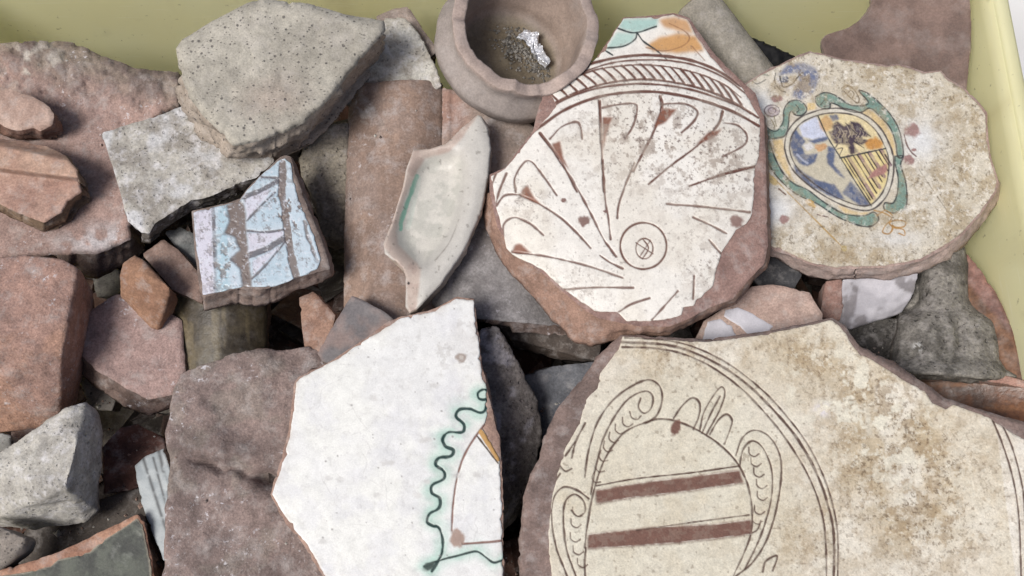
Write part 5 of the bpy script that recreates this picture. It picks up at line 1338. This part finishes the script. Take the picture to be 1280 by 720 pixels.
# ================================================================== white sherd with the green wave
WZ = Z(330, 370, 2.057)
pl_w = Plane((490, 560), 2, -0.01, 0.04)
e = empty('white_sherd', P(490, 560, -10)); tag(e, 'large plain white glazed sherd with a wavy dark green line on pale green', 'sherd')
slab('clay_body', WZ([(495, 2), (540, 7), (550, 90), (562, 180), (575, 240), (588, 300), (606, 370), (612, 430), (615, 560), (616, 640), (618, 820), (195, 820), (151, 722), (106, 644), (55, 584), (15, 511), (43, 424), (61, 350), (69, 295), (78, 219), (90, 207), (179, 164), (260, 109), (310, 72), (350, 54), (440, 33)]),
     pl_w, 13, colf=lambda x, y: mottle(x, y, (178, 140, 122), (162, 126, 112), 20, 191), side=(160, 124, 108), h=2.4, jag=1.8, wav=0.15, edge=2, edge_h=0.5, parent=e)
def white_face():
    ol = WZ([(495, 6), (538, 11), (546, 90), (558, 180), (571, 240), (574, 290), (569, 328), (562, 342), (605, 416), (608, 480), (611, 560), (612, 640), (614, 815), (200, 815), (157, 720), (112, 640), (62, 578), (22, 510), (50, 424), (68, 350), (76, 300), (84, 222), (92, 212), (180, 168), (262, 113), (352, 58), (440, 38)])
    c = Canvas(ol, 0.9, (240, 240, 234), 50)
    c.put(sstep(0.4, 0.65, c.noise(70)), (232, 232, 232), 0.6)
    c.put(sstep(0.5, 0.7, c.noise(30)) * c.gauss(600, 420, 60, 60), (216, 212, 208), 0.5)
    rg = np.random.RandomState(8)
    for k in range(26):                                   # crazing
        x0, y0, a0 = rg.uniform(350, 620), rg.uniform(380, 715), rg.uniform(0, 6.28)
        q = [(x0, y0)]
        for _ in range(7):
            a0 += rg.normal(0, 0.35); q.append((q[-1][0] + 9 * math.cos(a0), q[-1][1] + 9 * math.sin(a0)))
        c.line(q, 0.7, (176, 172, 168), 0.35, wear=0.6)
    c.put(sstep(0.48, 0.72, c.noise(40, 5, 0.6)), (222, 222, 226), 0.45)
    dd = c.dist(ol, 14, True)
    c.put(np.exp(-dd / 4.0) * sstep(0.4, 0.65, c.noise(12)), (206, 196, 184), 0.6)
    c.put(sstep(0.66, 0.78, c.noise(7, 4, 0.7)), (208, 206, 204), 0.4)
    wave = WZ([(578, 262), (566, 266), (552, 262), (551, 248), (566, 240), (576, 250), (570, 290), (556, 300), (530, 290), (502, 292), (494, 310), (514, 330), (510, 350), (475, 350), (460, 366), (466, 386), (487, 396), (480, 412), (450, 416), (442, 434), (462, 450), (462, 470), (433, 486), (432, 506), (452, 520), (450, 545), (426, 560), (420, 580), (434, 591), (450, 596), (460, 630), (456, 665), (432, 708)])
    base = WZ([(412, 695), (450, 680), (500, 667), (545, 657), (570, 671), (590, 685), (612, 680)])
    halo = np.minimum(c.dist(cr(wave), 26), c.dist(cr(base), 26))
    c.put(np.exp(-(halo / (4.0 + 10.0 * c.noise(26))) ** 2) * (0.3 + 1.2 * c.noise(12)), (172, 210, 194), 0.75)
    band = c.dist(cr([(p[0] - 6, p[1] + 2) for p in wave]), 16)
    c.put(np.exp(-(band / 6.0) ** 2) * sstep(0.3, 0.7, c.noise(18)), (182, 214, 200), 0.6)
    c.put(c.gauss(575, 545, 14, 50) * sstep(0.4, 0.6, c.noise(9)), (214, 206, 210), 0.5)
    c.line(wave, 3.6, (28, 62, 58), depth=0.15, wob=0.5); c.line(base, 2.8, (40, 62, 58), depth=0.15, wob=0.4); c.spot(*WZ([(424, 695)])[0], 8, 4.5, (60, 78, 72), ang=-0.5, wob=0.3, soft=0.4)
    c.line(WZ([(572, 325), (545, 360), (515, 410), (496, 470), (486, 540), (483, 602)]), 2.6, (140, 104, 92), depth=0.3); c.line(WZ([(512, 637), (560, 634), (612, 629)]), 2.6, (140, 104, 92), depth=0.3)
    c.spot(*WZ([(497, 622)])[0], 9.5, 11, (172, 146, 132), wob=0.3); c.line(WZ([(558, 350), (602, 418)]), 6.5, (200, 152, 78), 0.97); c.line(WZ([(548, 360), (602, 430)]), 2.2, (84, 66, 50))
    c.spot(*WZ([(507, 159)])[0], 7, 6, (170, 156, 146), wob=0.3); c.spot(*WZ([(507, 157)])[0], 3, 2.5, (196, 186, 176))
    rg = np.random.RandomState(8)
    for _ in range(60):
        a = rg.randint(3, 12); c.spot(rg.uniform(345, 625), rg.uniform(375, 715), rg.uniform(0.5, 1.5), rg.uniform(0.5, 1.4), (150, 146, 142), 0.8, soft=0.5) if _ < 45 else c.spot(rg.uniform(400, 600), rg.uniform(400, 700), 5, 3, (214, 212, 208), 0.8, soft=0.6, wob=0.6)
    c.put(sstep(0.62, 0.72, c.noise(9, 3, 0.65)) * (0.3 + 0.7 * c.gauss(560, 430, 40, 40)), (196, 192, 186), 0.5)
    slab('glazed_face', ol, pl_w, 1.2, canvas=c, lift=0.8, mat='slip', parent=e, jag=1.9, jscale=8, edge=1.8, edge_h=0.4, wav=0.3, rings=2, bottom=False, side=(226, 218, 206))
white_face()

# --- dark chunk between white sherd and big dish, and the pieces behind it
o = rock('dark_rock', [(600, 408, -14), (622, 406, -14), (634, 425, -16), (652, 460, -22), (672, 500, -30), (679, 540, -36), (665, 600, -40), (645, 650, -46), (626, 670, -40), (590, 640, -24), (590, 480, -16)], c1=(122, 112, 110), c2=(96, 88, 88), mat='rough', base=(22, 0.9), amp=((0.012, 1.4), (0.004, 0.8)), colf=lambda V, C, nr: C * (1 - 0.6 * sstep(0.6, 0.68, fbm3(V, 0.008, 4, 203))[:, None]) + L((170, 164, 176)) * 0.6 * sstep(0.6, 0.68, fbm3(V, 0.008, 4, 203))[:, None])
tag(o, 'dark grey-brown rough chunk wedged between white sherd and coat-of-arms dish', 'rock')
o = slab('sherd', [(612, 398), (700, 408), (752, 420), (748, 452, 0, 4), (700, 440, 0, 10), (640, 424, 0, 10)], Plane((690, 425), -44, 0, 0.1), 10, colf=lambda x, y: mottle(x, y, (96, 84, 78), (80, 70, 66), 24, 205), side=(84, 70, 62), h=2.5)
tag(o, 'flat dark brown sherd edge in shadow below the grey-brown pot wall', 'sherd')
o = slab('sherd', [(655, 470), (690, 458), (745, 452), (770, 480), (740, 560), (670, 560)], Plane((700, 500), -46, 0.0, 0.1), 9, colf=lambda x, y: mottle(x, y, (118, 120, 130), (96, 98, 108), 30, 207), side=(84, 82, 86), h=2.5)
tag(o, 'smooth bluish grey sherd low behind the left edge of the coat-of-arms dish', 'sherd')

# ------------------------------------------------------------------ crumbs that have fallen into the hollows
def crumbs():
    bpy.context.view_layer.update()
    dg = bpy.context.evaluated_depsgraph_get()
    rg = np.random.RandomState(11)
    octa = np.array([(1, 0, 0), (-1, 0, 0), (0, 1, 0), (0, -1, 0), (0, 0, 1), (0, 0, -1)], float)
    tri = np.array([(0, 2, 4), (2, 1, 4), (1, 3, 4), (3, 0, 4), (2, 0, 5), (1, 2, 5), (3, 1, 5), (0, 3, 5)])
    V = []; T_ = []; C = []; n = 0
    pal = [(176, 140, 124), (150, 120, 108), (160, 152, 144), (196, 190, 182), (120, 104, 98)]
    for _ in range(5000):
        x, y = rg.uniform(-0.28, 0.255), rg.uniform(-0.15, 0.17)
        ok, loc, nor, idx, ob, mt = scene.ray_cast(dg, Vector((x, y, 0.4)), Vector((0, 0, -1)))
        if not ok or nor.z < 0.75: continue
        nm = ob.name
        low = loc.z < ZR - 0.046
        if not low and not (nm.startswith(('clay_slab', 'old_brick', 'stone_tile', 'roof_tile')) and rg.rand() < 0.03): continue
        r = rg.uniform(0.0003, 0.0010) * (2.0 if low and rg.rand() < 0.12 else 1)
        V.append(np.array(loc) + (0, 0, r * 0.4) + octa * r * rg.uniform(0.6, 1.3, (6, 3))); T_.append(tri + 6 * n)
        C.append(np.ones((6, 3)) * L(pal[rg.randint(5)])); n += 1
    o = mesh_obj('clay_crumbs', np.vstack(V), [], np.vstack(C), 'clay', smooth=False, tris=np.vstack(T_))
    tag(o, 'fine clay crumbs and grit scattered over the heap', 'crumbs', kind='stuff')
crumbs()
